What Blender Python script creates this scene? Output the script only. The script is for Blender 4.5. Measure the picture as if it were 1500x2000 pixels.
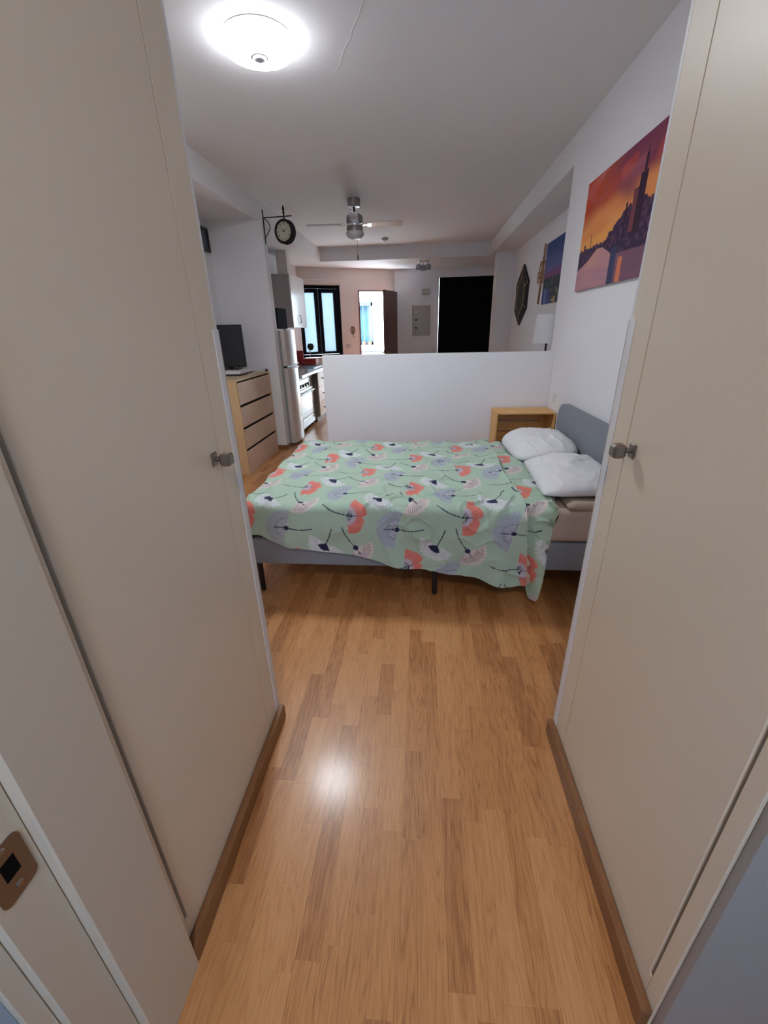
import bpy, bmesh, math, random
import numpy as np
from mathutils import Vector, Matrix

random.seed(7)
rng = np.random.default_rng(11)
sc = bpy.context.scene
col = sc.collection
for o in list(bpy.data.objects):
    bpy.data.objects.remove(o)

# ------------------------------------------------------------------ camera
cam_data = bpy.data.cameras.new('camera')
cam = bpy.data.objects.new('camera', cam_data)
col.objects.link(cam)
cam_data.sensor_fit = 'HORIZONTAL'
cam_data.sensor_width = 36.0
cam_data.lens = 823.77 / 1500 * 36.0
cam_data.clip_start = 0.02
cam_data.clip_end = 200
CR = Vector((0.99625991, 0.08359989, -0.02184588))
CD = Vector((0.0131945, -0.39704808, -0.91770296))
CF = Vector((-0.08539373, 0.91398243, -0.39666614))
H = 1.5
mw = Matrix.Identity(4)
for r in range(3):
    mw[r][0] = CR[r]; mw[r][1] = -CD[r]; mw[r][2] = -CF[r]
mw[2][3] = H
cam.matrix_world = mw
sc.camera = cam

# ------------------------------------------------------------------ world, daylight, exposure
world = bpy.data.worlds.new('overcast_sky')
sc.world = world
world.use_nodes = True
bg = world.node_tree.nodes['Background']
bg.inputs['Color'].default_value = (0.80, 0.91, 1.0, 1)
bg.inputs['Strength'].default_value = 18.0

sc.view_settings.view_transform = 'Standard'
sc.view_settings.look = 'None'
sc.view_settings.exposure = 1.38
sc.view_settings.gamma = 1.0
sc.view_settings.use_curve_mapping = False

LAMP_STRENGTH = 37.0

# ------------------------------------------------------------------ materials
MATS = {}
def srgb(r, g, b):
    f = lambda c: (c / 255 / 12.92) if c / 255 <= 0.04045 else ((c / 255 + 0.055) / 1.055) ** 2.4
    return (f(r), f(g), f(b))

def mat(name, color, rough=0.6, metal=0.0, bump=0.0, bscale=40.0, spec=0.5, var=0.0, vscale=3.0, emit=None, estr=0.0, coat=0.0, sheen=0.0):
    if name in MATS:
        return MATS[name]
    m = bpy.data.materials.new(name)
    m.use_nodes = True
    nt = m.node_tree
    p = nt.nodes['Principled BSDF']
    p.inputs['Base Color'].default_value = (*color, 1)
    p.inputs['Roughness'].default_value = rough
    p.inputs['Metallic'].default_value = metal
    p.inputs['Specular IOR Level'].default_value = spec
    p.inputs['Coat Weight'].default_value = coat
    p.inputs['Sheen Weight'].default_value = sheen
    if emit:
        p.inputs['Emission Color'].default_value = (*emit, 1)
        p.inputs['Emission Strength'].default_value = estr
    geo = nt.nodes.new('ShaderNodeNewGeometry')
    if var > 0:
        n = nt.nodes.new('ShaderNodeTexNoise')
        n.inputs['Scale'].default_value = vscale
        n.inputs['Detail'].default_value = 5
        nt.links.new(geo.outputs['Position'], n.inputs['Vector'])
        cr = nt.nodes.new('ShaderNodeValToRGB')
        cr.color_ramp.elements[0].position = 0.3
        cr.color_ramp.elements[1].position = 0.7
        cr.color_ramp.elements[0].color = (*[c * (1 - var) for c in color], 1)
        cr.color_ramp.elements[1].color = (*[min(1, c * (1 + var)) for c in color], 1)
        nt.links.new(n.outputs['Fac'], cr.inputs['Fac'])
        nt.links.new(cr.outputs['Color'], p.inputs['Base Color'])
    if bump > 0:
        n2 = nt.nodes.new('ShaderNodeTexNoise')
        n2.inputs['Scale'].default_value = bscale
        n2.inputs['Detail'].default_value = 4
        nt.links.new(geo.outputs['Position'], n2.inputs['Vector'])
        b = nt.nodes.new('ShaderNodeBump')
        b.inputs['Strength'].default_value = bump
        b.inputs['Distance'].default_value = 0.004
        nt.links.new(n2.outputs['Fac'], b.inputs['Height'])
        nt.links.new(b.outputs['Normal'], p.inputs['Normal'])
    MATS[name] = m
    return m

def wood_mat(name, dark, mid, light, axis='Y', rough=0.4, scale=1.0, attr=None, coat=0.0, seam=0.0):
    """Grain streaks running along one world axis; attr = per-piece random number."""
    if name in MATS:
        return MATS[name]
    m = bpy.data.materials.new(name)
    m.use_nodes = True
    nt = m.node_tree
    N = nt.nodes; L = nt.links
    p = N['Principled BSDF']
    geo = N.new('ShaderNodeNewGeometry')
    mp = N.new('ShaderNodeMapping')
    s = {'X': (2.2, 30, 30), 'Y': (30, 2.2, 30), 'Z': (30, 30, 2.2)}[axis]
    mp.inputs['Scale'].default_value = [c * scale for c in s]
    L.new(geo.outputs['Position'], mp.inputs['Vector'])
    vec = mp.outputs['Vector']
    if attr:
        at = N.new('ShaderNodeAttribute'); at.attribute_name = attr
        mul = N.new('ShaderNodeVectorMath'); mul.operation = 'MULTIPLY'
        cmb = N.new('ShaderNodeCombineXYZ')
        for i in range(3):
            L.new(at.outputs['Fac'], cmb.inputs[i])
        L.new(cmb.outputs[0], mul.inputs[0]); mul.inputs[1].default_value = (37.0, 53.0, 71.0)
        add = N.new('ShaderNodeVectorMath'); add.operation = 'ADD'
        L.new(vec, add.inputs[0]); L.new(mul.outputs[0], add.inputs[1])
        vec = add.outputs[0]
    n1 = N.new('ShaderNodeTexNoise'); n1.inputs['Scale'].default_value = 0.55; n1.inputs['Detail'].default_value = 2; n1.inputs['Distortion'].default_value = 0.6
    L.new(vec, n1.inputs['Vector'])
    # growth rings: contour lines of the low-frequency noise
    mm = N.new('ShaderNodeMath'); mm.operation = 'MULTIPLY'; mm.inputs[1].default_value = 38.0
    L.new(n1.outputs['Fac'], mm.inputs[0])
    si = N.new('ShaderNodeMath'); si.operation = 'SINE'; L.new(mm.outputs[0], si.inputs[0])
    ab = N.new('ShaderNodeMath'); ab.operation = 'ABSOLUTE'; L.new(si.outputs[0], ab.inputs[0])
    pw = N.new('ShaderNodeMath'); pw.operation = 'POWER'; pw.inputs[1].default_value = 0.45; L.new(ab.outputs[0], pw.inputs[0])
    ce = N.new('ShaderNodeMath'); ce.operation = 'SUBTRACT'; ce.inputs[1].default_value = 0.78; L.new(pw.outputs[0], ce.inputs[0])
    n2 = N.new('ShaderNodeTexNoise'); n2.inputs['Scale'].default_value = 7.0; n2.inputs['Detail'].default_value = 7
    L.new(vec, n2.inputs['Vector'])
    ad = N.new('ShaderNodeMath'); ad.operation = 'MULTIPLY_ADD'; ad.inputs[1].default_value = 0.36
    L.new(ce.outputs[0], ad.inputs[0]); L.new(n2.outputs['Fac'], ad.inputs[2])
    soft = N.new('ShaderNodeMath'); soft.operation = 'MULTIPLY_ADD'; soft.inputs[1].default_value = 0.62; soft.inputs[2].default_value = 0.2
    L.new(ad.outputs[0], soft.inputs[0])
    fac = soft.outputs[0]
    if attr:
        sub = N.new('ShaderNodeMath'); sub.operation = 'MULTIPLY_ADD'; sub.inputs[1].default_value = 0.34
        L.new(at.outputs['Fac'], sub.inputs[0])
        off = N.new('ShaderNodeMath'); off.operation = 'SUBTRACT'; off.inputs[1].default_value = 0.17
        L.new(fac, off.inputs[0]); L.new(off.outputs[0], sub.inputs[2])
        fac = sub.outputs[0]
    cr = N.new('ShaderNodeValToRGB')
    e = cr.color_ramp.elements
    e[0].position = 0.28; e[0].color = (*dark, 1)
    e[1].position = 0.74; e[1].color = (*light, 1)
    k = e.new(0.50); k.color = (*mid, 1)
    L.new(fac, cr.inputs['Fac'])
    L.new(cr.outputs['Color'], p.inputs['Base Color'])
    p.inputs['Roughness'].default_value = rough
    p.inputs['Coat Weight'].default_value = coat
    p.inputs['Coat Roughness'].default_value = 0.17
    b = N.new('ShaderNodeBump'); b.inputs['Strength'].default_value = 0.25; b.inputs['Distance'].default_value = 0.002
    L.new(n2.outputs['Fac'], b.inputs['Height']); L.new(b.outputs['Normal'], p.inputs['Normal'])
    MATS[name] = m
    return m

def attr_mat(name, attr, rough=0.8, bump=0.0, bscale=300, sheen=0.0):
    m = bpy.data.materials.new(name); m.use_nodes = True
    nt = m.node_tree; p = nt.nodes['Principled BSDF']
    a = nt.nodes.new('ShaderNodeAttribute'); a.attribute_name = attr
    nt.links.new(a.outputs['Color'], p.inputs['Base Color'])
    p.inputs['Roughness'].default_value = rough
    p.inputs['Specular IOR Level'].default_value = 0.25
    p.inputs['Sheen Weight'].default_value = sheen
    if bump:
        g = nt.nodes.new('ShaderNodeNewGeometry'); n = nt.nodes.new('ShaderNodeTexNoise'); n.inputs['Scale'].default_value = bscale
        nt.links.new(g.outputs['Position'], n.inputs['Vector'])
        b = nt.nodes.new('ShaderNodeBump'); b.inputs['Strength'].default_value = bump; b.inputs['Distance'].default_value = 0.002
        nt.links.new(n.outputs['Fac'], b.inputs['Height']); nt.links.new(b.outputs['Normal'], p.inputs['Normal'])
    MATS[name] = m
    return m

def pane_mat(name, tint, frost):
    m = bpy.data.materials.new(name); m.use_nodes = True
    nt = m.node_tree; N = nt.nodes; L = nt.links
    out = N['Material Output']; N.remove(N['Principled BSDF'])
    tr = N.new('ShaderNodeBsdfTransparent'); tr.inputs['Color'].default_value = (*tint, 1)
    tl = N.new('ShaderNodeBsdfTranslucent'); tl.inputs['Color'].default_value = (*tint, 1)
    gl = N.new('ShaderNodeBsdfGlossy'); gl.inputs['Roughness'].default_value = 0.03
    mx = N.new('ShaderNodeMixShader'); mx.inputs[0].default_value = frost
    L.new(tr.outputs[0], mx.inputs[1]); L.new(tl.outputs[0], mx.inputs[2])
    m2 = N.new('ShaderNodeMixShader'); m2.inputs[0].default_value = 0.06
    L.new(mx.outputs[0], m2.inputs[1]); L.new(gl.outputs[0], m2.inputs[2])
    L.new(m2.outputs[0], out.inputs['Surface'])
    MATS[name] = m
    return m

M_wall = mat('white_wall_paint', (0.84, 0.83, 0.86), 0.75, bump=0.25, bscale=60, spec=0.25)
M_ceil = mat('white_ceiling_paint', (0.83, 0.82, 0.84), 0.85, bump=0.3, bscale=25, spec=0.2)
M_warmwall = mat('warm_white_wall_paint', (0.82, 0.76, 0.72), 0.75, bump=0.25, bscale=60, spec=0.25)
M_cream = mat('cream_lacquer', (0.76, 0.65, 0.51), 0.38, bump=0.03, bscale=25)
M_creamedge = mat('white_corner_strip', (0.76, 0.75, 0.75), 0.4)
M_gap = mat('dark_gap', (0.05, 0.035, 0.025), 0.9)
M_plank = wood_mat('oak_laminate', (0.34, 0.130, 0.040), (0.52, 0.228, 0.078), (0.62, 0.300, 0.118), 'Y', 0.38, attr='tone', coat=0.32)
M_seam = mat('plank_seam', (0.16, 0.085, 0.04), 0.8)
M_skirt = wood_mat('skirting_wood', (0.16, 0.065, 0.025), (0.24, 0.105, 0.04), (0.30, 0.14, 0.06), 'Y', 0.4)
M_nickel = mat('brushed_nickel', (0.27, 0.24, 0.215), 0.38, 1.0, bump=0.08, bscale=200)
M_steel = mat('satin_steel', (0.34, 0.31, 0.31), 0.30, 1.0)
M_chrome = mat('chrome', (0.85, 0.85, 0.87), 0.08, 1.0)
M_darkmetal = mat('black_iron', (0.018, 0.014, 0.018), 0.5, 0.3)
M_black = mat('black_plastic', (0.012, 0.013, 0.016), 0.35)
M_blackmatte = mat('black_matte', (0.004, 0.004, 0.005), 0.95, spec=0.1)
M_white = mat('white_plastic', (0.78, 0.78, 0.78), 0.4)
M_enamel = mat('white_enamel', (0.80, 0.80, 0.80), 0.22)
M_greyfab = mat('grey_upholstery', (0.27, 0.29, 0.33), 0.95, bump=0.5, bscale=500, spec=0.15, var=0.10, vscale=180, sheen=0.2)
M_sheet = mat('blush_sheet', (0.56, 0.44, 0.38), 0.9, bump=0.2, bscale=30, spec=0.2, sheen=0.2)
M_pillow = mat('white_cotton', (0.80, 0.80, 0.83), 0.9, bump=0.25, bscale=35, spec=0.2, sheen=0.2)
M_birch = wood_mat('birch_veneer', (0.60, 0.38, 0.18), (0.70, 0.47, 0.25), (0.78, 0.55, 0.32), 'Z', 0.45)
M_birchfront = wood_mat('drawer_veneer', (0.58, 0.39, 0.27), (0.68, 0.48, 0.35), (0.76, 0.55, 0.41), 'Y', 0.45)
M_pine = wood_mat('pine_board', (0.56, 0.25, 0.06), (0.78, 0.43, 0.15), (0.88, 0.58, 0.27), 'X', 0.55)
M_pinev = wood_mat('pine_upright', (0.56, 0.25, 0.06), (0.78, 0.43, 0.15), (0.88, 0.58, 0.27), 'Z', 0.55)
M_fridge = mat('silver_fridge', (0.72, 0.66, 0.63), 0.28, 0.25)
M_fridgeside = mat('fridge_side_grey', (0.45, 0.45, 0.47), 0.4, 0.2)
M_browndoor = wood_mat('brown_door', (0.11, 0.036, 0.025), (0.16, 0.056, 0.04), (0.19, 0.07, 0.05), 'Z', 0.4)
M_winframe = mat('black_window_frame', (0.008, 0.009, 0.014), 0.8, spec=0.1)
M_pane = pane_mat('frosted_pane', (0.20, 0.225, 0.245), 0.35)
M_clear = pane_mat('clear_pane', (0.85, 0.93, 0.97), 0.02)
M_taupe = mat('taupe_cabinet', (0.26, 0.21, 0.18), 0.5)
M_counter = mat('pale_worktop', (0.55, 0.54, 0.55), 0.2)
M_red = mat('red_enamel', (0.30, 0.015, 0.012), 0.35)
M_gold = mat('aged_gold', (0.46, 0.36, 0.19), 0.4, 0.8)
M_mirror = mat('dark_reflection_glass', (0.012, 0.011, 0.010), 0.3, 0.0, spec=0.06)  # near-black base stands for the dark reflection in the mirror
M_copper = mat('copper_wire', (0.38, 0.19, 0.10), 0.45, 0.6)
M_shade = mat('white_lampshade', (0.92, 0.93, 0.95), 0.8)
M_glass = mat('opal_glass', (0.62, 0.62, 0.62), 0.25)
M_panelbox = mat('beige_panel', (0.42, 0.37, 0.32), 0.45)
M_bathwall = mat('blue_grey_tile_wall', (0.34, 0.45, 0.56), 0.45)
M_jamb = mat('painted_door_frame', (0.66, 0.57, 0.45), 0.4)
M_court = mat('white_render', (0.62, 0.68, 0.70), 0.9, bump=0.3, bscale=20)
M_stone = mat('courtyard_paving', (0.45, 0.43, 0.42), 0.8, var=0.15)
M_leaf = mat('green_leaf', (0.02, 0.06, 0.02), 0.6)
M_terra = mat('terracotta', (0.16, 0.03, 0.015), 0.8)
M_under = mat('duvet_underside', (0.60, 0.52, 0.38), 0.9, spec=0.2)

# ------------------------------------------------------------------ mesh helpers
def BM():
    return bmesh.new()

def box(bm, x0, x1, y0, y1, z0, z1, bev=0.0, seg=1, mtx=None):
    r = bmesh.ops.create_cube(bm, size=1.0)
    vs = r['verts']
    for v in vs:
        v.co = Vector(((x0 + x1) / 2 + v.co.x * (x1 - x0), (y0 + y1) / 2 + v.co.y * (y1 - y0), (z0 + z1) / 2 + v.co.z * (z1 - z0)))
    geo = vs
    if bev > 0:
        ed = list({e for v in vs for e in v.link_edges})
        rr = bmesh.ops.bevel(bm, geom=ed, offset=bev, segments=seg, affect='EDGES', profile=0.5)
        geo = list({v for f in rr['faces'] for v in f.verts} | {v for v in vs if v.is_valid})
    if mtx is not None:
        for v in geo:
            if v.is_valid:
                v.co = mtx @ v.co
    return bm

def cyl(bm, p0, p1, r0, r1=None, seg=20):
    p0 = Vector(p0); p1 = Vector(p1)
    if r1 is None: r1 = r0
    d = p1 - p0
    q = d.to_track_quat('Z', 'Y').to_matrix().to_4x4()
    mt = Matrix.Translation((p0 + p1) / 2) @ q
    bmesh.ops.create_cone(bm, cap_ends=True, cap_tris=False, segments=seg, radius1=r0, radius2=r1, depth=d.length, matrix=mt)
    return bm

def lathe(bm, prof, c=(0, 0, 0), seg=32, mtx=None):
    """prof = list of (radius, z)."""
    rings = []
    for r, z in prof:
        if r < 1e-6:
            rings.append([bm.verts.new((0, 0, z))])
        else:
            rings.append([bm.verts.new((r * math.cos(2 * math.pi * k / seg), r * math.sin(2 * math.pi * k / seg), z)) for k in range(seg)])
    for a, b in zip(rings, rings[1:]):
        for k in range(seg):
            k2 = (k + 1) % seg
            if len(a) == 1 and len(b) == 1: continue
            if len(a) == 1: bm.faces.new((a[0], b[k2], b[k]))
            elif len(b) == 1: bm.faces.new((a[k], a[k2], b[0]))
            else: bm.faces.new((a[k], a[k2], b[k2], b[k]))
    T = Matrix.Translation(c) @ (mtx if mtx is not None else Matrix.Identity(4))
    for rg in rings:
        for v in rg: v.co = T @ v.co
    return bm

def tube(bm, pts, r, seg=8, closed=False):
    pts = [Vector(p) for p in pts]
    n = len(pts); rings = []
    up = Vector((0.13, 0.37, 0.92))
    for i, p in enumerate(pts):
        a = pts[(i - 1) % n] if (closed or i > 0) else p
        b = pts[(i + 1) % n] if (closed or i < n - 1) else p
        t = (b - a).normalized()
        s = t.cross(up)
        if s.length < 1e-3: s = t.cross(Vector((1, 0, 0)))
        s.normalize(); u = s.cross(t)
        rr = r[i] if isinstance(r, (list, tuple)) else r
        rings.append([bm.verts.new(p + rr * (math.cos(2 * math.pi * k / seg) * s + math.sin(2 * math.pi * k / seg) * u)) for k in range(seg)])
    m = n if closed else n - 1
    for i in range(m):
        a = rings[i]; b = rings[(i + 1) % n]
        for k in range(seg):
            bm.faces.new((a[k], a[(k + 1) % seg], b[(k + 1) % seg], b[k]))
    if not closed:
        bm.faces.new(rings[0][::-1]); bm.faces.new(rings[-1])
    return bm

def prism(bm, outline, depth, mtx):
    """outline in local XY, extruded along local +Z by depth."""
    a = [bm.verts.new(mtx @ Vector((x, y, 0))) for x, y in outline]
    b = [bm.verts.new(mtx @ Vector((x, y, depth))) for x, y in outline]
    bm.faces.new(a[::-1]); bm.faces.new(b)
    n = len(a)
    for i in range(n):
        bm.faces.new((a[i], a[(i + 1) % n], b[(i + 1) % n], b[i]))
    return bm

ORG = {}
def worg(o):
    return ORG.get(o.name, Vector((0, 0, 0))) if o else Vector((0, 0, 0))

def link_mesh(name, me, m, parent, smooth):
    if m is not None: me.materials.append(m)
    n = len(me.vertices)
    co = np.empty(n * 3, dtype=np.float32); me.vertices.foreach_get('co', co); co = co.reshape(-1, 3)
    mn = co.min(0); mx = co.max(0)
    org = Vector(((mn[0] + mx[0]) / 2, (mn[1] + mx[1]) / 2, mn[2]))
    co -= np.array(org, dtype=np.float32)
    me.vertices.foreach_set('co', co.ravel()); me.update()
    me.polygons.foreach_set('use_smooth', [bool(smooth)] * len(me.polygons))
    if smooth:
        if smooth == 'auto':
            me.set_sharp_from_angle(angle=math.radians(35))
    o = bpy.data.objects.new(name, me); col.objects.link(o)
    ORG[o.name] = org
    if parent:
        o.parent = parent; o.location = org - worg(parent)
    else:
        o.location = org
    return o

def obj(name, bm, m, parent=None, smooth=False):
    bmesh.ops.recalc_face_normals(bm, faces=bm.faces)
    me = bpy.data.meshes.new(name); bm.to_mesh(me); bm.free()
    return link_mesh(name, me, m, parent, smooth)

def npobj(name, verts, faces, m, parent=None, smooth=True, colors=None):
    me = bpy.data.meshes.new(name)
    verts = np.asarray(verts, dtype=np.float32); faces = np.asarray(faces, dtype=np.int32)
    me.vertices.add(len(verts)); me.vertices.foreach_set('co', verts.ravel())
    k = faces.shape[1]
    me.loops.add(faces.size); me.loops.foreach_set('vertex_index', faces.ravel())
    me.polygons.add(len(faces)); me.polygons.foreach_set('loop_start', np.arange(0, faces.size, k, dtype=np.int32))
    me.update(calc_edges=True)
    if colors is not None:
        a = me.attributes.new('print', 'FLOAT_COLOR', 'POINT')
        c4 = np.ones((len(verts), 4), dtype=np.float32); c4[:, :3] = colors
        a.data.foreach_set('color', c4.ravel())
    return link_mesh(name, me, m, parent, smooth)

def grid_faces(nu, nv):
    i = np.arange(nu - 1)[:, None] * nv + np.arange(nv - 1)[None, :]
    return np.stack([i, i + nv, i + nv + 1, i + 1], -1).reshape(-1, 4)

def thing(name, label, cat, loc, group=None):
    o = bpy.data.objects.new(name, None); col.objects.link(o)
    o.empty_display_size = 0.1
    o.location = loc; ORG[o.name] = Vector(loc)
    return tag(o, label, cat, group)

def tag(o, label, cat, group=None):
    o['label'] = label; o['category'] = cat
    if group: o['group'] = group
    return o

def struct(name, bm, m, label=None, cat=None, parent=None):
    o = obj(name, bm, m, parent)
    if parent is None:
        o['kind'] = 'structure'
        if label: o['label'] = label
        o['category'] = cat or name.split('_')[0]
    return o

def bx(*a, **k):
    return box(BM(), *a, **k)

def vnoise(x, y, seed=0):
    """smooth value noise, numpy arrays in, range about -1..1."""
    g = np.random.default_rng(seed).uniform(-1, 1, (64, 64))
    xi = np.floor(x).astype(int); yi = np.floor(y).astype(int)
    fx = x - xi; fy = y - yi
    fx = fx * fx * (3 - 2 * fx); fy = fy * fy * (3 - 2 * fy)
    a = g[xi % 64, yi % 64]; b = g[(xi + 1) % 64, yi % 64]; c = g[xi % 64, (yi + 1) % 64]; d = g[(xi + 1) % 64, (yi + 1) % 64]
    return (a * (1 - fx) + b * fx) * (1 - fy) + (c * (1 - fx) + d * fx) * fy

def sstep(a, b, x):
    t = np.clip((x - a) / (b - a), 0, 1)
    return t * t * (3 - 2 * t)

# ================================================================== STRUCTURE
CZ = 2.90      # tray ceiling
LZ = 2.68      # lowered ceiling around it
XL = -1.91; XR = 1.20; XW = -2.51; XN = 1.57; YB = 8.90; YF = 10.37

# floor: dark base slab with single laminate strips on it
floor = struct('floor', bx(-2.75, 1.72, -1.9, 10.6, -0.12, -0.004), M_seam, 'oak laminate strip floor running through the whole flat', 'floor')
W = 0.066
pieces = []
row = 0
x = -2.62
while x < 1.66:
    y = 0.17 - random.uniform(0, 0.45)
    while y < 10.45:
        ln = random.uniform(0.27, 0.52)
        y1 = min(y + ln, 10.45)
        if y1 - y > 0.03:
            pieces.append((x, x + W, max(y, 0.15), y1, random.random()))
        y = y1
    x += W
def proj(p):
    d = Vector(p) - Vector((0, 0, H)); z = d.dot(CF)
    if z < 0.05: return None
    return 750 + 823.77 * d.dot(CR) / z, 1000 + 823.77 * d.dot(CD) / z
def seen(pc):
    cx = (pc[0] + pc[1]) / 2; cy = (pc[2] + pc[3]) / 2
    if pc[3] < 0.45: return False
    if cy < 1.3 and not (-0.60 < cx < 0.56): return False
    if cx > 1.2 or cx < -2.55: return False
    if 2.45 < cy and cx > -1.02: return False
    q = proj((cx, cy, 0)); q2 = proj((cx, pc[3], 0))
    if cy > 1.3:
        # sight line to the strip must clear the wardrobe corners
        t = 1.26 / cy
        if not (-0.60 < cx * t < 0.56): return False
    ok = lambda u: u and -30 < u[0] < 1530 and -30 < u[1] < 2060
    return ok(q) or ok(q2)
vis = sorted([p for p in pieces if seen(p)], key=lambda p: p[2])[:300]
visset = set(vis)
def piece_bm(bm, p):
    g = 0.00012
    return box(bm, p[0] + g, p[1] - g, p[2] + g, p[3] - g, -0.004, 0.0)
for p in vis:
    o = obj('plank', piece_bm(BM(), p), M_plank, floor)
    a = o.data.attributes.new('tone', 'FLOAT', 'FACE')
    a.data.foreach_set('value', [p[4]] * len(o.data.polygons))
rest = [p for p in pieces if p not in visset]
V = []; Fc = []; T = []
for p in rest:
    g = 0.00012
    x0, x1, y0, y1 = p[0] + g, p[1] - g, p[2] + g, p[3] - g
    b = len(V)
    V += [(x0, y0, 0), (x1, y0, 0), (x1, y1, 0), (x0, y1, 0), (x0, y0, -.004), (x1, y0, -.004), (x1, y1, -.004), (x0, y1, -.004)]
    Fc += [(b, b + 1, b + 2, b + 3), (b, b + 4, b + 5, b + 1), (b + 1, b + 5, b + 6, b + 2), (b + 2, b + 6, b + 7, b + 3), (b + 3, b + 7, b + 4, b)]
    T += [p[4]] * 5
o = npobj('plank_field', V, Fc, M_plank, floor, smooth=False)
o.data.attributes.new('tone', 'FLOAT', 'FACE').data.foreach_set('value', T)
o['kind'] = 'stuff'

# ceiling
struct('ceiling', bx(-2.75, 1.72, -1.9, 10.7, CZ, CZ + 0.12), M_ceil, 'plain white painted ceiling of the main room', 'ceiling')
struct('trim_1', bx(XW - .05, XL, 1.2, 9.82, LZ, CZ), M_ceil, 'lowered white ceiling strip along the alcove and kitchen side', 'ceiling beam')
struct('trim_2', bx(XR, XN + .02, 4.34, YB, LZ, CZ), M_ceil, 'white beam running above the recessed wall with the mirror', 'ceiling beam')
struct('trim_3', bx(XL, XN + .02, YB, 10.5, LZ, CZ), M_ceil, 'lowered white ceiling in front of the entrance', 'ceiling beam')
crack = [(x_, y_, CZ - .0004) for x_, y_ in ((-.297, 2.712), (-.33, 2.812), (-.366, 2.883), (-.398, 2.98), (-.443, 3.063), (-.483, 3.177), (-.531, 3.274))]
obj('trim_crack', tube(BM(), crack, 0.0009, 5), M_white, bpy.data.objects['ceiling'])

# right wall, recess wall, pilaster, partition
struct('wall_right', bx(XR, 1.72, 1.26, 4.34, 0, CZ), M_wall, 'white wall behind the headboard', 'wall')
struct('wall_right_recess', bx(XN, 1.72, 4.34, 10.5, 0, LZ), M_wall, 'recessed white wall carrying the mirror and blue canvas', 'wall')
struct('wall_pilaster', bx(1.28, XN, 8.5, 8.9, 0, LZ), M_wall, 'narrow white pilaster at the end of the recess', 'wall')
struct('wall_partition', bx(-0.955, XR, 4.22, 4.34, 0, 1.285, bev=0.004), M_wall, 'waist-high white partition wall behind the bed', 'wall')
struct('wall_left', bx(XW - .12, XW, 1.1, 9.5, 0, CZ), M_wall, 'white wall of the alcove and kitchen', 'wall')
struct('wall_left_stub', bx(XW, -1.85, 5.60, 5.73, 0, LZ), M_wall, 'white wall stub between chest of drawers and fridge', 'wall')
struct('baseboard_stub', bx(XW + .005, -1.838, 5.588, 5.74, 0, 0.065, bev=0.003), M_skirt, 'brown wooden skirting around the white wall stub', 'baseboard')
struct('wall_entry_left', bx(XW - .1, -0.62, 1.17, 1.255, 0, CZ), M_wall, 'white wall beside the wardrobe', 'wall')
struct('wall_entry_right', bx(1.14, 1.72, 0.4, 1.26, 0, CZ), M_wall, 'white wall behind the wardrobe', 'wall')

# far wall with the black door
bm = BM()
box(bm, -0.62, 0.345, YF, YF + .14, 0, LZ)
box(bm, 1.53, 1.72, YF, YF + .14, 0, LZ)
box(bm, 0.345, 1.53, YF, YF + .14, 2.51, LZ)
struct('wall_far', bm, M_wall, 'white end wall around the black door', 'wall')
d2 = struct('door_1', bx(0.35, 1.525, YF + .035, YF + .10, 0.005, 2.505), M_blackmatte, 'tall plain black door in the end wall', 'door')
bm = BM()
box(bm, 1.49, 1.55, YF - .018, YF - .0005, 0, 2.56, bev=.003)
struct('trim_4', bm, M_wall, 'white casing on one side of the black door', 'door casing')

# slanted outside wall: local s along wall, w outwards
A0 = Vector((-2.30, 9.46, 0)); D0 = Vector((1.75, 0.97, 0)).normalized()
N0 = Vector((-D0.y, D0.x, 0))        # pointing out to the courtyard
SM = Matrix(((D0.x, N0.x, 0, A0.x), (D0.y, N0.y, 0, A0.y), (0, 0, 1, 0), (0, 0, 0, 1)))
def sbox(bm, s0, s1, w0, w1, z0, z1, bev=0.0):
    return box(bm, s0, s1, w0, w1, z0, z1, bev=bev, mtx=SM)
WT = 0.16
bm = BM()
sbox(bm, -0.50, -0.30, 0, WT, 0, LZ)
sbox(bm, -0.30, 0.655, 0, WT, 0, 0.98)
sbox(bm, -0.30, 0.655, 0, WT, 2.365, LZ)
sbox(bm, 0.655, 1.06, 0, WT, 0, LZ)
sbox(bm, 1.06, 1.98, 0, WT, 2.275, LZ)
sbox(bm, 1.98, 2.10, 0, WT, 0, LZ)
struct('wall_street', bm, M_warmwall, 'slanting outside wall with the window and open doorway', 'wall')

win = struct('window_1', sbox(BM(), -0.298, 0.652, 0.03, 0.09, 0.985, 1.04), M_winframe, 'black framed two-leaf window above the kitchen worktop', 'window')
for s0, s1 in ((-0.298, -0.235), (0.59, 0.652)):
    obj('frame_post', sbox(BM(), s0, s1, 0.03, 0.09, 1.04, 2.30), M_winframe, win)
obj('frame_head', sbox(BM(), -0.298, 0.652, 0.03, 0.09, 2.30, 2.362), M_winframe, win)
for s0, s1 in ((-0.232, 0.176), (0.184, 0.587)):
    leaf = BM()
    f = 0.074
    sbox(leaf, s0, s0 + f, 0.015, 0.075, 1.045, 2.295, .004); sbox(leaf, s1 - f, s1, 0.015, 0.075, 1.045, 2.295, .004)
    sbox(leaf, s0 + f, s1 - f, 0.015, 0.075, 1.045, 1.045 + .05); sbox(leaf, s0 + f, s1 - f, 0.015, 0.075, 2.295 - .07, 2.295)
    lf = obj('sash', leaf, M_winframe, win)
    obj('pane', sbox(BM(), s0 + f, s1 - f, 0.042, 0.048, 1.095, 2.225), M_pane, lf)
obj('shutter_box', sbox(BM(), -0.31, 0.68, -0.03, -0.001, 2.375, 2.46, .004), M_warmwall, win)

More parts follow.
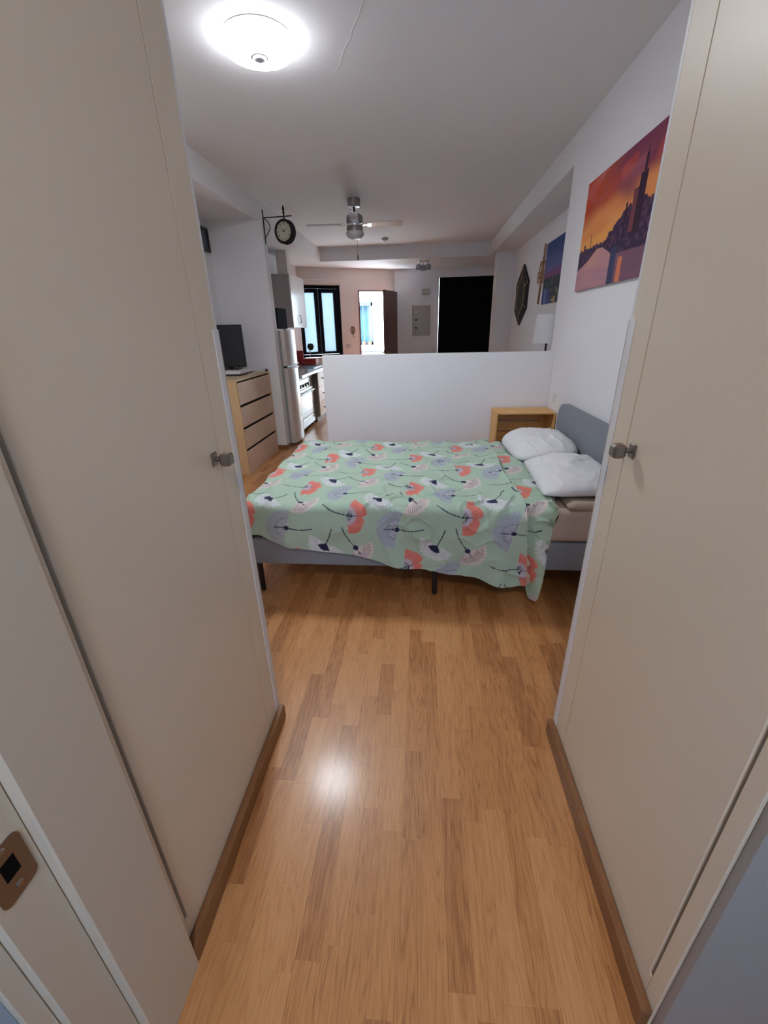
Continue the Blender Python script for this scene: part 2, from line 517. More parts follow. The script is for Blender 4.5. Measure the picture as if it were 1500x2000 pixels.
dr = struct('door_2', sbox(BM(), 1.06, 1.085, -0.012, 0.12, 0.005, 2.255), M_browndoor, 'brown entrance door standing open to the courtyard', 'door')
obj('door_frame', sbox(BM(), 1.955, 1.98, -0.012, 0.12, 0.005, 2.255), M_browndoor, dr)
obj('door_head', sbox(BM(), 1.06, 1.98, -0.012, 0.12, 2.255, 2.275), M_browndoor, dr)
hinge = A0 + D0 * 1.955 + N0 * -0.02
endp = Vector((-0.80, 9.63, 0)); ld = (endp - hinge); ld.z = 0; ln = ld.length; ld.normalize()
nd = Vector((-ld.y, ld.x, 0))
LM = Matrix(((ld.x, nd.x, 0, hinge.x), (ld.y, nd.y, 0, hinge.y), (0, 0, 1, 0), (0, 0, 0, 1)))
leafo = obj('door_leaf', box(BM(), 0.01, ln, -0.02, 0.02, 0.01, 2.25, bev=.003, mtx=LM), M_browndoor, dr)
for sgn in (-1, 1):
    bm = BM()
    cyl(bm, LM @ Vector((ln - .07, sgn * .02, 1.05)), LM @ Vector((ln - .07, sgn * .06, 1.05)), .011, seg=10)
    lathe(bm, [(0, -.02), (.018, -.014), (.024, 0), (.018, .014), (0, .02)], LM @ Vector((ln - .07, sgn * .07, 1.05)), 12)
    obj('door_knob', bm, M_gold, leafo, 'auto')
for zz in (0.45, 1.25):
    for sgn in (-1, 1):
        bm = BM(); y = sgn * .0205
        for a, b, c, d in ((.12, ln - .12, zz - .02, zz), (.12, ln - .12, zz + .55, zz + .57), (.12, .14, zz, zz + .55), (ln - .14, ln - .12, zz, zz + .55)):
            box(bm, a, b, min(y, y + sgn * .008), max(y, y + sgn * .008), c, d, mtx=LM)
        obj('panel_moulding', bm, M_browndoor, leafo)

# courtyard outside
struct('courtyard_ground', bx(-7, 4, 10.75, 12.5, -0.15, -0.02), M_stone, 'pale paved courtyard ground outside the entrance', 'ground')
CY = 12.5
bm = BM()
wx0, wx1, wz0, wz1 = -2.35, -1.345, 1.12, 2.19
box(bm, -7, wx0, CY, CY + .25, -.1, 3.4); box(bm, wx1, 4, CY, CY + .25, -.1, 3.4)
box(bm, wx0, wx1, CY, CY + .25, -.1, wz0); box(bm, wx0, wx1, CY, CY + .25, wz1, 3.4)
struct('wall_courtyard', bm, M_court, 'bright white wall across the courtyard', 'wall')
w2 = struct('window_2', bx(wx0, wx1, CY + .20, CY + .24, wz0, wz1), M_clear, 'barred window in the courtyard wall', 'window')
M_bluegrey = mat('blue_grey_paint', (0.012, 0.020, 0.032), 0.5)
bm = BM()
box(bm, wx0, wx1, CY + .02, CY + .07, wz1 - .09, wz1); box(bm, wx0, wx1, CY + .02, CY + .07, wz0, wz0 + .07)
box(bm, wx0, wx0 + .06, CY + .02, CY + .07, wz0, wz1); box(bm, wx1 - .05, wx1, CY + .02, CY + .07, wz0, wz1)
obj('frame', bm, M_bluegrey, w2)
obj('backing', bx(wx0 + .01, wx1 - .01, CY + .242, CY + .25, wz0, wz1), mat('pale_curtain', (0.035, 0.075, 0.09), 0.9), w2)
for k in range(7):
    bxp = wx0 + .12 + k * .125
    obj('bar', cyl(BM(), (bxp, CY + .01, wz0), (bxp, CY + .01, wz1), .008, seg=8), M_bluegrey, w2)
for zz in (1.42, 1.86):
    obj('crossbar', bx(wx0, wx1, CY + .003, CY + .012, zz, zz + .012), M_bluegrey, w2)
bm = bx(-7, 4, CY - .06, CY - .001, 0.93, 0.965)
struct('trim_5', bm, M_bluegrey, 'thin grey ledge along the courtyard wall', 'ledge')
sill = struct('trim_6', bx(wx0 - .05, wx1 + .05, CY - .13, CY - .001, wz0 - .04, wz0 - .002), M_court, 'white sill under the barred courtyard window', 'window sill')
for k, px in enumerate((-1.93, -1.76, -1.60, -1.44)):
    pt = thing('flower_pot', 'terracotta pot with a small green plant on the courtyard window sill', 'plant pot', (px, CY - .065, wz0 - .002), 'pots on the courtyard sill')
    obj('pot', lathe(BM(), [(0, 0), (.038, 0), (.052, .085), (.046, .085), (.04, .07), (0, .07)], (px, CY - .065, wz0 - .002), 14), M_terra, pt)
    bm = BM()
    for j in range(16):
        a = random.uniform(0, 6.28); rr = random.uniform(.015, .05); zz = random.uniform(.08, .17)
        c = Vector((px + rr * math.cos(a), CY - .065 + rr * math.sin(a) * .9, wz0 + zz))
        r = random.uniform(.012, .022)
        q = [c + Vector((math.cos(a), math.sin(a), .5)) * r, c + Vector((-math.sin(a), math.cos(a), 0)) * r * .6, c - Vector((math.cos(a), math.sin(a), .5)) * r, c - Vector((-math.sin(a), math.cos(a), 0)) * r * .6]
        vs = [bm.verts.new(v) for v in q]; bm.faces.new(vs)
        tube(bm, [(px, CY - .065, wz0 + .06), tuple(c)], .0025, 4)
    obj('foliage', bm, M_leaf, pt)

# bathroom the picture is taken from (behind the camera) with its window
struct('wall_bath_left', bx(-1.32, -1.2, -1.9, .20, 0, CZ), M_bathwall, 'wall of the bathroom behind the doorway', 'wall')
struct('wall_bath_right', bx(1.2, 1.32, -1.9, .40, 0, CZ), M_bathwall, 'wall of the bathroom behind the doorway', 'wall')
bm = BM()
box(bm, -1.32, -0.5, -1.95, -1.85, 0, CZ); box(bm, .5, 1.32, -1.95, -1.85, 0, CZ)
box(bm, -.5, .5, -1.95, -1.85, 0, 1.1); box(bm, -.5, .5, -1.95, -1.85, 2.2, CZ)
struct('wall_bath_back', bm, M_bathwall, 'bathroom wall with a window', 'wall')
# door surround between bathroom and corridor
struct('wall_bath_front', box(box(BM(), -1.25, -0.600, 0.12, 0.2315, 0, CZ), -1.25, -0.625, .2315, .5, 0, CZ), M_bathwall, 'wall on the latch side of the bathroom doorway', 'wall')
struct('wall_bath_front_right', bx(0.545, 1.25, .452, .47, 0, CZ), mat('grey_wall', (0.36, 0.32, 0.29), .7), 'grey wall on the hinge side of the bathroom doorway', 'wall')
struct('baseboard_bath', bx(0.56, 1.19, .437, .4515, 0, .075), M_skirt, 'brown wooden skirting below the grey wall', 'baseboard')
jm = struct('trim_7', bx(-0.62, -0.556, 0.342, 0.498, 0, CZ, bev=.003), M_jamb, 'cream painted door frame with a metal strike plate', 'door frame')
obj('rebate', bx(-0.62, -0.575, 0.262, 0.3415, 0, CZ, bev=.002), M_jamb, jm)
obj('casing', bx(-0.62, -0.590, 0.232, 0.2615, 0, CZ, bev=.002), M_jamb, jm)
# strike plate with rounded outline, hole and lip
zc = 0.805; yc = .302
out = []
for (cx, cz, a0) in ((.016, .038, 0), (-.016, .038, 90), (-.016, -.038, 180), (.016, -.038, 270)):
    for k in range(5):
        a = math.radians(a0 + k * 22.5); out.append((cx + .012 * math.cos(a), cz + .012 * math.sin(a)))
PM = Matrix(((0, 0, 1, -0.5749), (1, 0, 0, yc), (0, 1, 0, zc), (0, 0, 0, 1)))
sp = obj('strike_plate', prism(BM(), out, .002, PM), M_nickel, jm)
obj('latch_hole', bx(-.5729, -.5727, yc - .011, yc + .011, zc - .012, zc + .022), M_blackmatte, sp)
bm = BM(); lathe(bm, [(0, 0), (.006, 0), (.004, .0015), (0, .002)], (-.5729, yc, zc - .032), 12, Matrix.Rotation(math.radians(90), 4, 'Y'))
lathe(bm, [(0, 0), (.006, 0), (.004, .0015), (0, .002)], (-.5729, yc, zc + .041), 12, Matrix.Rotation(math.radians(90), 4, 'Y'))
obj('screw', bm, M_steel, sp)

# ================================================================== WARDROBES
def knob(parent, x, y, z, sx):
    """square plate on the door at x, stem and chamfered cube pointing to sx."""
    pl = obj('knob_plate', bx(min(x, x + sx * .006), max(x, x + sx * .006), y - .016, y + .016, z - .019, z + .019, bev=.003), M_nickel, parent)
    obj('knob_stem', cyl(BM(), (x + sx * .006, y, z), (x + sx * .026, y, z), .007, .008, 12), M_nickel, pl, 'auto')
    a, b = sorted((x + sx * .022, x + sx * .054))
    obj('knob_cube', bx(a, b, y - .0175, y + .0175, z - .0175, z + .0175, bev=.006), M_nickel, pl)

def wardrobe(name, xf, sx, y0, y1, gap0, gap1, label, kz, ky, xback):
    """xf = front plane, sx = direction the doors face."""
    w = thing(name, label, 'wardrobe', ((xf + xback) / 2, (y0 + y1) / 2, 0))
    t = .02
    def fb(ya, yb, za, zb, nm, mt=M_cream, d0=0.0, d1=t, bev=.0015, par=None):
        a, b = sorted((xf - sx * d0, xf - sx * d1))
        return obj(nm, bx(a, b, ya, yb, za, zb, bev=bev), mt, par or w)
    a, b = sorted((xf - sx * (t + .001), xback))
    obj('carcass', bx(a, b, y0 + .002, y1 - .002, 0.0, CZ - .002), M_gap, w)
    fb(y0, gap0 - .004, 0.0, CZ - .002, 'stile')
    fb(gap1 + .002, y1, 0.0, CZ - .002, 'stile')
    fb(gap0 - .0038, gap1 + .0018, 0.0, .132, 'bottom_rail')
    fb(gap0 - .0038, gap1 + .0018, 2.42, CZ - .002, 'top_panel')
    d = fb(gap0 + .004, gap1 - .0025, .1335, 2.418, 'door', d0=-.001)
    knob(d, xf + sx * .001, ky, kz, sx)
    # far end panel and corner strip
    aa, bb = sorted((xf, xback))
    obj('end_panel', bx(aa, bb, y1, y1 + .012, 0, CZ - .002), M_creamedge, w)
    bm = BM()
    p, q = sorted((xf + sx * .003, xf))
    box(bm, p, q, y1 - .020, y1 + .015, .0, 1.51, bev=.0012)
    p, q = sorted((xf + sx * .003, xf - sx * .03))
    box(bm, p, q, y1 + .0122, y1 + .0152, .0, 1.51)
    obj('corner_strip', bm, M_creamedge, w)
    return w
wardrobe('wardrobe', -0.58, 1, 0.500, 1.245, 0.530, 1.140, 'cream built-in wardrobe beside the door frame with the strike plate', 1.177, 1.100, -1.18)
wardrobe('wardrobe', 0.54, -1, 0.472, 1.245, 0.513, 1.140, 'cream built-in wardrobe standing beside the bed head', 1.203, 1.098, 1.13)
struct('baseboard_left', bx(-.5795, -.556, .4985, 1.262, 0, .07, bev=.004), M_skirt, 'brown wooden skirting along the wardrobe by the strike plate', 'baseboard')
struct('baseboard_right', bx(.515, .5395, .472, 1.262, 0, .07, bev=.004), M_skirt, 'brown wooden skirting along the wardrobe by the bed head', 'baseboard')

# ================================================================== CEILING LAMP (the light of the room)
lx, ly = -0.868, 2.905
lt = thing('ceiling_lamp', 'round white LED ceiling lamp switched on, with a sensor in the middle', 'ceiling lamp', (lx, ly, CZ - .095))
M_led = mat('led_diffuser', (0.9, 0.9, 0.9), 0.5, emit=(0.90, 0.95, 1.0), estr=LAMP_STRENGTH)
obj('lamp_base', lathe(BM(), [(0, CZ - .0005), (.170, CZ - .0005), (.178, CZ - .006), (.178, CZ - .028), (0, CZ - .028)], (lx, ly, 0), 48), M_white, lt, 'auto')
M_rim = mat('led_diffuser_rim', (0.9, 0.9, 0.9), 0.5, emit=(0.90, 0.95, 1.0), estr=LAMP_STRENGTH * .22)
obj('diffuser_rim', lathe(BM(), [(.174, CZ - .0285), (.186, CZ - .031), (.190, CZ - .040), (.184, CZ - .052)], (lx, ly, 0), 56), M_rim, lt, True)
obj('diffuser', lathe(BM(), [(.184, CZ - .0521), (.172, CZ - .060), (.140, CZ - .068), (.08, CZ - .073), (.048, CZ - .0745), (.048, CZ - .072), (0, CZ - .072)], (lx, ly, 0), 56), M_led, lt, True)
sn = obj('sensor_ring', lathe(BM(), [(.047, CZ - .0725), (.047, CZ - .080), (.042, CZ - .083), (.039, CZ - .079), (.039, CZ - .0725)], (lx, ly, 0), 32), mat('grey_plastic', (.35, .36, .38), .4), lt, 'auto')
obj('sensor_dome', lathe(BM(), [(.0388, CZ - .0735), (.037, CZ - .085), (.022, CZ - .093), (0, CZ - .095)], (lx, ly, 0), 24), mat('sensor_white', (.62, .66, .72), .3), lt, True)

# ================================================================== BED
bed = thing('double_bed', 'grey upholstered double bed with black legs against the white wall', 'bed', (0.08, 2.93, 0))
YN0, YN1 = 2.165, 3.665
obj('side_rail', bx(-1.0, 1.13, YN0, YN0 + .045, .205, .378, bev=.012, seg=3), M_greyfab, bed, 'auto')
obj('side_rail', bx(-1.0, 1.13, YN1 - .045, YN1, .205, .378, bev=.012, seg=3), M_greyfab, bed, 'auto')
obj('foot_rail', bx(-1.045, -1.0, YN0, YN1, .205, .378, bev=.012, seg=3), M_greyfab, bed, 'auto')
hb = []
y0, y1, z0, z1, r = 2.15, 3.67, .12, .915, .075
for cy_, cz_, a0 in ((y1 - r, z1 - r, 0), (y0 + r, z1 - r, 90)):
    for k in range(9):
        a = math.radians(a0 + k * 11.25); hb.append((cy_ + r * math.cos(a), cz_ + r * math.sin(a)))
hb += [(y0, z0), (y1, z0)]
HM = Matrix(((0, 0, 1, 1.135), (1, 0, 0, 0), (0, 1, 0, 0), (0, 0, 0, 1)))
bm = prism(BM(), hb, .06, HM)
ed = [e for e in bm.edges if abs(e.verts[0].co.x - e.verts[1].co.x) < 1e-5]
bmesh.ops.bevel(bm, geom=ed, offset=.012, segments=3, affect='EDGES')
obj('headboard', bm, M_greyfab, bed, 'auto')
for (px, py) in ((-.985, 2.195), (.093, 2.205), (1.085, 2.195), (-.985, 3.635), (.093, 3.62), (1.085, 3.635), (.093, 2.92)):
    obj('leg', lathe(BM(), [(0, 0), (.0145, 0), (.0165, .01), (.019, .207), (0, .207)], (px, py, 0), 16), M_black, bed, 'auto')
for k in range(14):
    sx_ = -.93 + k * .15
    obj('slat', bx(sx_, sx_ + .07, YN0 + .046, YN1 - .046, .30, .318), M_birch, bed)
mt_ = tag(obj('mattress', bx(-1.0, 1.13, YN0 + .005, YN1 - .005, .3795, .578, bev=.04, seg=4), M_sheet, None, 'auto'), 'mattress under a blush fitted sheet on the grey bed', 'mattress')

# ---- duvet: one sheet draped over mattress edge, printed with ginkgo fans
TOP = .612; YE = 2.175; RR = .05; XE = -1.0; YT = 3.585
hem_x = np.array([-1.4, -1.05, -.931, -.773, -.593, -.383, -.086, .121, .327, .47, .535, .575, .600, .63, .66, .688, .727, .75, .9])
hem_z = np.array([.42, .42, .420, .348, .325, .302, .232, .190, .168, .13, .118, .135, .150, .050, .060, .10, .30, .45, .45])
NU, NV = 600, 560
a = np.linspace(0, 1, NU)[:, None] * np.ones((1, NV))
b = np.ones((NU, 1)) * np.linspace(0, 1, NV)[None, :]
s0 = XE - .32
# head-side edge of the duvet as a function of b (0 = hem, 1 = far side)
s1 = np.interp(b, [0, .08, .18, .26, .34, .5, .62, .75, 1.0], [.665, .70, .745, .79, .79, .765, .735, .695, .70])
s = s0 + (s1 - s0) * a
zh = np.interp(s, hem_x, hem_z)
th = YE - (TOP - RR + RR * math.pi / 2 - zh)
t1 = YT + .26
t = th + (t1 - th) * b
PU, PT = s, t
def roll(d):
    d = np.maximum(d, 0); ang = np.minimum(d / RR, math.pi / 2)
    hor = RR * np.sin(ang)
    drop = RR * (1 - np.cos(ang)) + np.maximum(d - RR * math.pi / 2, 0)
    return hor, drop, ang
hn, dn, an = roll(YE - t); hf, df, af = roll(t - YT); hx, dx_, ax = roll(XE - s)
X = np.where(s < XE, XE - hx, s)
Y = np.where(t < YE, YE - hn, np.where(t > YT, YT + hf, t))
ddy = dn + df
Z = TOP - np.sqrt(ddy ** 2 + dx_ ** 2)
# wrinkles
hang = np.clip((YE - RR - t) / .4, 0, 1)
top_w = 1 - sstep(0, .06, dn)
wr = .013 * vnoise(s * 4 + 3, t * 4, 1) + .008 * vnoise(s * 9, t * 9 + 7, 2)
rid = np.abs(vnoise(s * 6 + t * 2.5, t * 5 - s * 2, 3)); wr += .010 * (np.maximum(0, .22 - rid) / .22) ** 1.5
near = np.exp(-((t - (YE + .02)) / .22) ** 2)
rid2 = np.abs(vnoise(s * 7 + t * 9, t * 7 - s * 6, 4)); wr += .022 * near * (np.maximum(0, .25 - rid2) / .25) ** 1.5 * sstep(-.45, 0, s)
# soft diagonal drag folds on the hanging side
wr += hang * (.024 * vnoise(s * 5.5 + t * 2.2, t * 1.2, 5) + .008 * np.sin(s * 23 + t * 6 + 1.2 * vnoise(s * 3, t * 3, 8)))
wr += hang * sstep(.2, .5, s) * .018 * np.sin((s - .38) * 26)
# the puffed edge where the quilt is folded, running from the far side down to the floor
xc = np.interp(t, [1.6, 1.75, 2.0, 2.2, 2.6, 3.2, 3.9], [.612, .605, .578, .556, .528, .548, .56])
e = xc - s
stepv = np.where(e > 0, .058 * np.exp(-e / .10), -.016 * np.exp(e / .05))
stepv = np.where(np.abs(e) < .006, (.058 * np.exp(-.006 / .10) + .016 * math.exp(-.12)) * (e + .006) / .012 - .016 * math.exp(-.12), stepv)
stepv = stepv * (1 - .5 * sstep(2.9, 3.5, t))
wr = wr + stepv
# flap to the right of the fold bulges like a roll
fl = sstep(0, .05, s - xc) * (1 - sstep(.06, .16, s - xc)) * hang
wr = wr + .03 * fl
edge_soft = np.minimum(1, np.minimum((1 - a) / .01, 1))
puff = -.02 * (1 - sstep(0, .05, (s1 - s))) * top_w       # head edge rolls down onto the mattress
nyv = -np.sin(an) + np.sin(af); nzv = np.cos(np.maximum(np.maximum(an, af), ax)); nxv = -np.sin(ax)
X = X + wr * nxv; Y = Y + wr * nyv - hang * .006; Z = Z + wr * nzv + puff
Z = np.maximum(Z, .018)
verts = np.stack([X, Y, Z], -1).reshape(-1, 3)
# print
base = np.array(srgb(174, 197, 178))
colr = np.ones((NU * NV, 3)) * base
colr *= (1 + .03 * vnoise(s * 15, t * 15, 6).reshape(-1, 1))
CORAL = np.array(srgb(224, 130, 116)); NAVY = np.array(srgb(34, 40, 76)); WHITE = np.array(srgb(226, 226, 232)); PINK = np.array(srgb(228, 208, 208)); LAV = np.array(srgb(164, 163, 192)); PALE = np.array(srgb(188, 200, 214))
pu = PU.reshape(-1); pt_ = PT.reshape(-1)
order_idx = np.arange(NU * NV)
def paint(mask, c, al=1.0):
    colr[sel[mask]] = colr[sel[mask]] * (1 - al) + c * al
def stem(u, v, pts, w):
    m = np.zeros(u.shape, bool)
    for (x0, y0), (x1, y1) in zip(pts, pts[1:]):
        dx, dy = x1 - x0, y1 - y0; L2 = dx * dx + dy * dy
        q = np.clip(((u - x0) * dx + (v - y0) * dy) / L2, 0, 1)
        m |= (u - x0 - q * dx) ** 2 + (v - y0 - q * dy) ** 2 < w * w
    return m
PX, PY = .636, .632
kinds = (('C', 0, 0, 0), ('P', -.005, -.205, -38), ('W', .145, .140, -128), ('L', .235, -.085, 163))
for i in range(-3, 4):
    for j in range(-3, 5):
        for half in (0, 1):
            for kd, ou, ov, ang in kinds:
                cu = -.045 + i * PX + half * PX / 2 + ou; cv = 2.405 + j * PY + half * PY / 2 + ov
                jit = math.sin(i * 12.9 + j * 78.2 + half * 3.1 + ord(kd)) ; ang_ = math.radians(ang + 8 * jit)
                if kd == 'C': cu -= 0.045
                sel = np.nonzero((np.abs(pu - cu) < .24) & (np.abs(pt_ - cv) < .24))[0]
                if len(sel) == 0: continue
                du = pu[sel] - cu; dv = pt_[sel] - cv
                ca, sa = math.cos(ang_), math.sin(ang_)
                p_ = du * ca + dv * sa; q_ = -du * sa + dv * ca
                r_ = np.hypot(p_, q_); th_ = np.arctan2(q_, p_)
                fr = .5 + .5 * np.sin(th_ * 46 + jit * 9)
                fr2 = .5 + .5 * np.sin(th_ * 31 + 1 + jit * 5)
                bend = .04 if kd in 'CP' else -.035
                st = [(0, 0), (-.05, bend * .15), (-.10, bend * .5), (-.145, bend * 1.1)]
                if kd == 'C':
                    R = .108 + .006 * np.sin(th_ * 5) + .004 * fr - .02 * np.exp(-(th_ / .10) ** 2)
                    fan = (np.abs(th_) < 1.38) & (r_ < R) & (r_ > .022)
                    paint(fan, CORAL)
                    paint(fan & (r_ < .050 + .01 * fr2), PALE, .75)
                    paint(fan & (fr2 > .90) & (r_ < .085), NAVY, .35)
                    paint((np.abs(th_) < 1.2) & (r_ < .032) & (fr > .45), NAVY)
                    paint(stem(p_, q_, st, .0028), NAVY)
                    paint(stem(p_, q_, [(0, 0), (.06, .004)], .0022), NAVY)
                elif kd == 'W':
                    R = .100 + .010 * fr2
                    fan = (np.abs(th_) < 1.55) & (r_ < R)
                    paint(fan & (r_ < .085), WHITE, .45)
                    paint(fan & (fr > .38) & (r_ > .034), WHITE, .95)
                    paint(fan & (fr < .12) & (r_ > .052) & (r_ < .08), NAVY, .55)
                    paint((np.abs(th_) < .85) & (r_ < .052), NAVY)
                    paint(stem(p_, q_, st[:3] , .0030), NAVY)
                elif kd == 'P':
                    R = .098 + .012 * fr2
                    fan = (np.abs(th_) < 1.22) & (r_ < R) & (r_ > .012)
                    paint(fan, PINK, .55)
                    paint(fan & (fr > .45), PINK, .95)
                    paint(fan & (fr < .22) & (r_ > .04) & (r_ < .090), NAVY, .75)
                    paint((r_ < .016), NAVY)
                    paint(stem(p_, q_, st, .0030), NAVY)
                    paint(stem(p_, q_, [(0, 0), (.055, -.012)], .0025), NAVY)
                else:
                    R = .108 + .012 * fr2
                    fan = (np.abs(th_) < 1.62) & (r_ < R)
                    paint(fan, LAV, .40)
                    paint(fan & (fr > .5), LAV, .75)
                    paint(fan & (r_ < .065) & (fr2 > .72), NAVY, .6)
                    paint(fan & (r_ < .055) & (fr < .35), WHITE, .6)
                    paint((r_ < .014), NAVY)
                    paint(stem(p_, q_, st, .0030), NAVY)
                    paint(stem(p_, q_, [(0, 0), (.07, .012)], .0026), NAVY)
M_duvet = attr_mat('ginkgo_print_cotton', 'print', .85, bump=.15, bscale=120, sheen=.15)
duv = npobj('duvet', verts, grid_faces(NU, NV), M_duvet, None, True, colors=colr)
tag(duv, 'mint green duvet printed with coral, white and navy ginkgo fans', 'duvet')
# lining: coarser inner layer joined along the hem
ks = 8
iu = np.unique(np.append(np.arange(0, NU, ks), NU - 1)); iv = np.unique(np.append(np.arange(0, NV, ks), NV - 1))
sub = np.stack([X, Y, Z], -1)[np.ix_(iu, iv)]
tu = np.gradient(sub, axis=0); tv = np.gradient(sub, axis=1)
nn = np.cross(tu, tv); nn /= np.linalg.norm(nn, axis=-1, keepdims=True) + 1e-9
inner = sub - nn * .014
inner[..., 2] = np.maximum(inner[..., 2], .016)
inner[0] = inner[0] * .5 + sub[0] * .5
nu2, nv2 = inner.shape[:2]
vv = inner.reshape(-1, 3); ff = grid_faces(nu2, nv2)[:, ::-1]
rim = np.concatenate([np.arange(nv2), (np.arange(1, nu2)) * nv2 + nv2 - 1, (nu2 - 1) * nv2 + np.arange(nv2 - 2, -1, -1), np.arange(nu2 - 2, 0, -1) * nv2])
outer_rim = sub.reshape(-1, 3)[rim]
n0 = len(vv); vv = np.concatenate([vv, outer_rim])
m_ = len(rim); k_ = np.arange(m_)
rimf = np.stack([rim, rim[(k_ + 1) % m_], n0 + (k_ + 1) % m_, n0 + k_], -1)
npobj('lining', vv, np.concatenate([ff, rimf]), M_under, duv, True)

# ---- pillows
def pillow(name, label, c, lx_, ly_, th_, rz, tilt, seed, zmin, rnd):
    n = 60
    g = np.linspace(-1, 1, n)
    A, B = np.meshgrid(g, g, indexing='ij')
    prof = (np.clip(1 - np.abs(A) ** 2.6, 0, 1) ** .55) * (np.clip(1 - np.abs(B) ** 2.6, 0, 1) ** .55)
    pin = 1 - .05 * (1 - np.abs(A) ** 2) * np.abs(B) ** 6
    pin2 = 1 - .05 * (1 - np.abs(B) ** 2) * np.abs(A) ** 6
    x_ = A * np.sqrt(1 - rnd * B ** 4) * lx_ / 2 * pin2; y_ = B * np.sqrt(1 - rnd * A ** 4) * ly_ / 2 * pin
    w = .014 * vnoise(A * 2.2 + 5, B * 2.2 + seed, seed) + .005 * vnoise(A * 5 + 2, B * 5, seed + 1)
    rg = np.abs(vnoise(A * 2 + B * 2, B * 2.5 - A * 1.5 + 9, seed + 2)); w += .012 * (np.maximum(0, .25 - rg) / .25) ** 1.5
    top = prof * th_ * .62 + w * prof; bot = -prof * th_ * .38
    R = Matrix.Translation(c) @ Matrix.Rotation(rz, 4, 'Z') @ Matrix.Rotation(tilt, 4, 'Y')
    R = np.array(R)
    P = np.concatenate([np.stack([x_, y_, top], -1).reshape(-1, 3), np.stack([x_, y_, bot], -1).reshape(-1, 3)])
    P = P @ R[:3, :3].T + R[:3, 3]
    P[:, 2] = np.maximum(P[:, 2], np.where(P[:, 0] > .80, zmin, .62))
    f = grid_faces(n, n)
    o = npobj(name, P, np.concatenate([f, f[:, ::-1] + n * n]), M_pillow, None, True)
    bm = bmesh.new(); bm.from_mesh(o.data); bmesh.ops.remove_doubles(bm, verts=bm.verts, dist=1e-4); bmesh.ops.recalc_face_normals(bm, faces=bm.faces); bm.to_mesh(o.data); bm.free()
    return tag(o, label, 'pillow')
pillow('pillow', 'plump white pillow beside the wooden crate', (.892, 3.28, .654), .485, .72, .175, .03, -.10, 21, .581, .34)
pillow('pillow', 'crumpled white pillow hanging over the bed side near the wardrobe', (.905, 2.555, .655), .45, .69, .14, -.05, -.06, 31, .622, .12)
# folded edge of a blush blanket under the near pillow
bm = BM()
bl = []
for i in range(12):
    yy = 2.178 + .05 * i
    bl.append([(.80, yy, .600), (.84, yy, .616 + .004 * math.sin(i)), (.98, yy, .618 + .003 * math.cos(i * 2)), (1.12, yy, .612)])
vsg = [[bm.verts.new(p) for p in r_] for r_ in bl]
for r0_, r1_ in zip(vsg, vsg[1:]):
    for k in range(3): bm.faces.new((r0_[k], r0_[k + 1], r1_[k + 1], r1_[k]))
rr_ = bmesh.ops.extrude_face_region(bm, geom=list(bm.faces))
for v in rr_['geom']:
    if isinstance(v, bmesh.types.BMVert): v.co.z = .579 if v.co.x > .82 else .585
tag(obj('blanket', bm, mat('blush_blanket', (.52, .41, .33), .95, bump=.3, bscale=60), None, True), 'folded blush blanket peeking out under the crumpled pillow', 'blanket')

# ================================================================== CRATE
cr = thing('wooden_crate', 'pine wooden crate standing on its side as a bedside shelf', 'crate', (.93, 4.0, 0))
x0, x1, y0, y1, z1 = .672, 1.192, 3.90, 4.20, .79
for (ya, yb) in ((y0, y0 + .145), (y0 + .15, y1)):
    obj('side_board', bx(x0, x0 + .014, ya, yb, 0, z1 - .0145, bev=.0015), M_pinev, cr)
    obj('side_board', bx(x1 - .014, x1, ya, yb, 0, z1 - .0145, bev=.0015), M_pinev, cr)
    obj('top_board', bx(x0, x1, ya, yb, z1 - .014, z1, bev=.0015), M_pine, cr)
    obj('shelf_board', bx(x0 + .0145, x1 - .0145, ya, yb, .03, .044, bev=.0015), M_pine, cr)
nb = 7; zb = .05; hb_ = (z1 - .016 - zb) / nb
for k in range(nb):
    obj('back_board', bx(x0 + .0145, x1 - .0145, y1 - .012, y1 - .001, zb + k * hb_, zb + (k + 1) * hb_ - .006, bev=.0015), M_pine, cr)
for xa in (x0 + .0145, x1 - .0145 - .045):
    obj('corner_post', bx(xa, xa + .045, y1 - .032, y1 - .0125, .045, z1 - .0145, bev=.0015), M_pinev, cr)

# ================================================================== PICTURES
def canvas(name, label, xw, y_left, y_right, z0, z1, paintf, nu=240, nv=180):
    dpt = .022
    t_ = thing(name, label, 'canvas print', (xw - dpt / 2, (y_left + y_right) / 2, z0))
    obj('stretcher', bx(xw - dpt + .001, xw - .0005, y_right + .001, y_left - .001, z0 + .001, z1 - .001), mat('canvas_edge', (.30, .22, .24), .9), t_)
    u, v = np.meshgrid(np.linspace(0, 1, nu), np.linspace(0, 1, nv), indexing='ij')
    Yc = y_left + (y_right - y_left) * u; Zc = z0 + (z1 - z0) * v
    P = np.stack([np.full_like(u, xw - dpt), Yc, Zc], -1).reshape(-1, 3)
    npobj('printed_canvas', P, grid_faces(nu, nv), MATS.get('canvas_print') or attr_mat('canvas_print', 'print', .7), t_, False, colors=paintf(u, v).reshape(-1, 3))
    return t_
def lin(c): return np.array(srgb(*c))
def mixc(c, m, k):
    return c * (1 - m[..., None]) + np.asarray(k) * m[..., None]
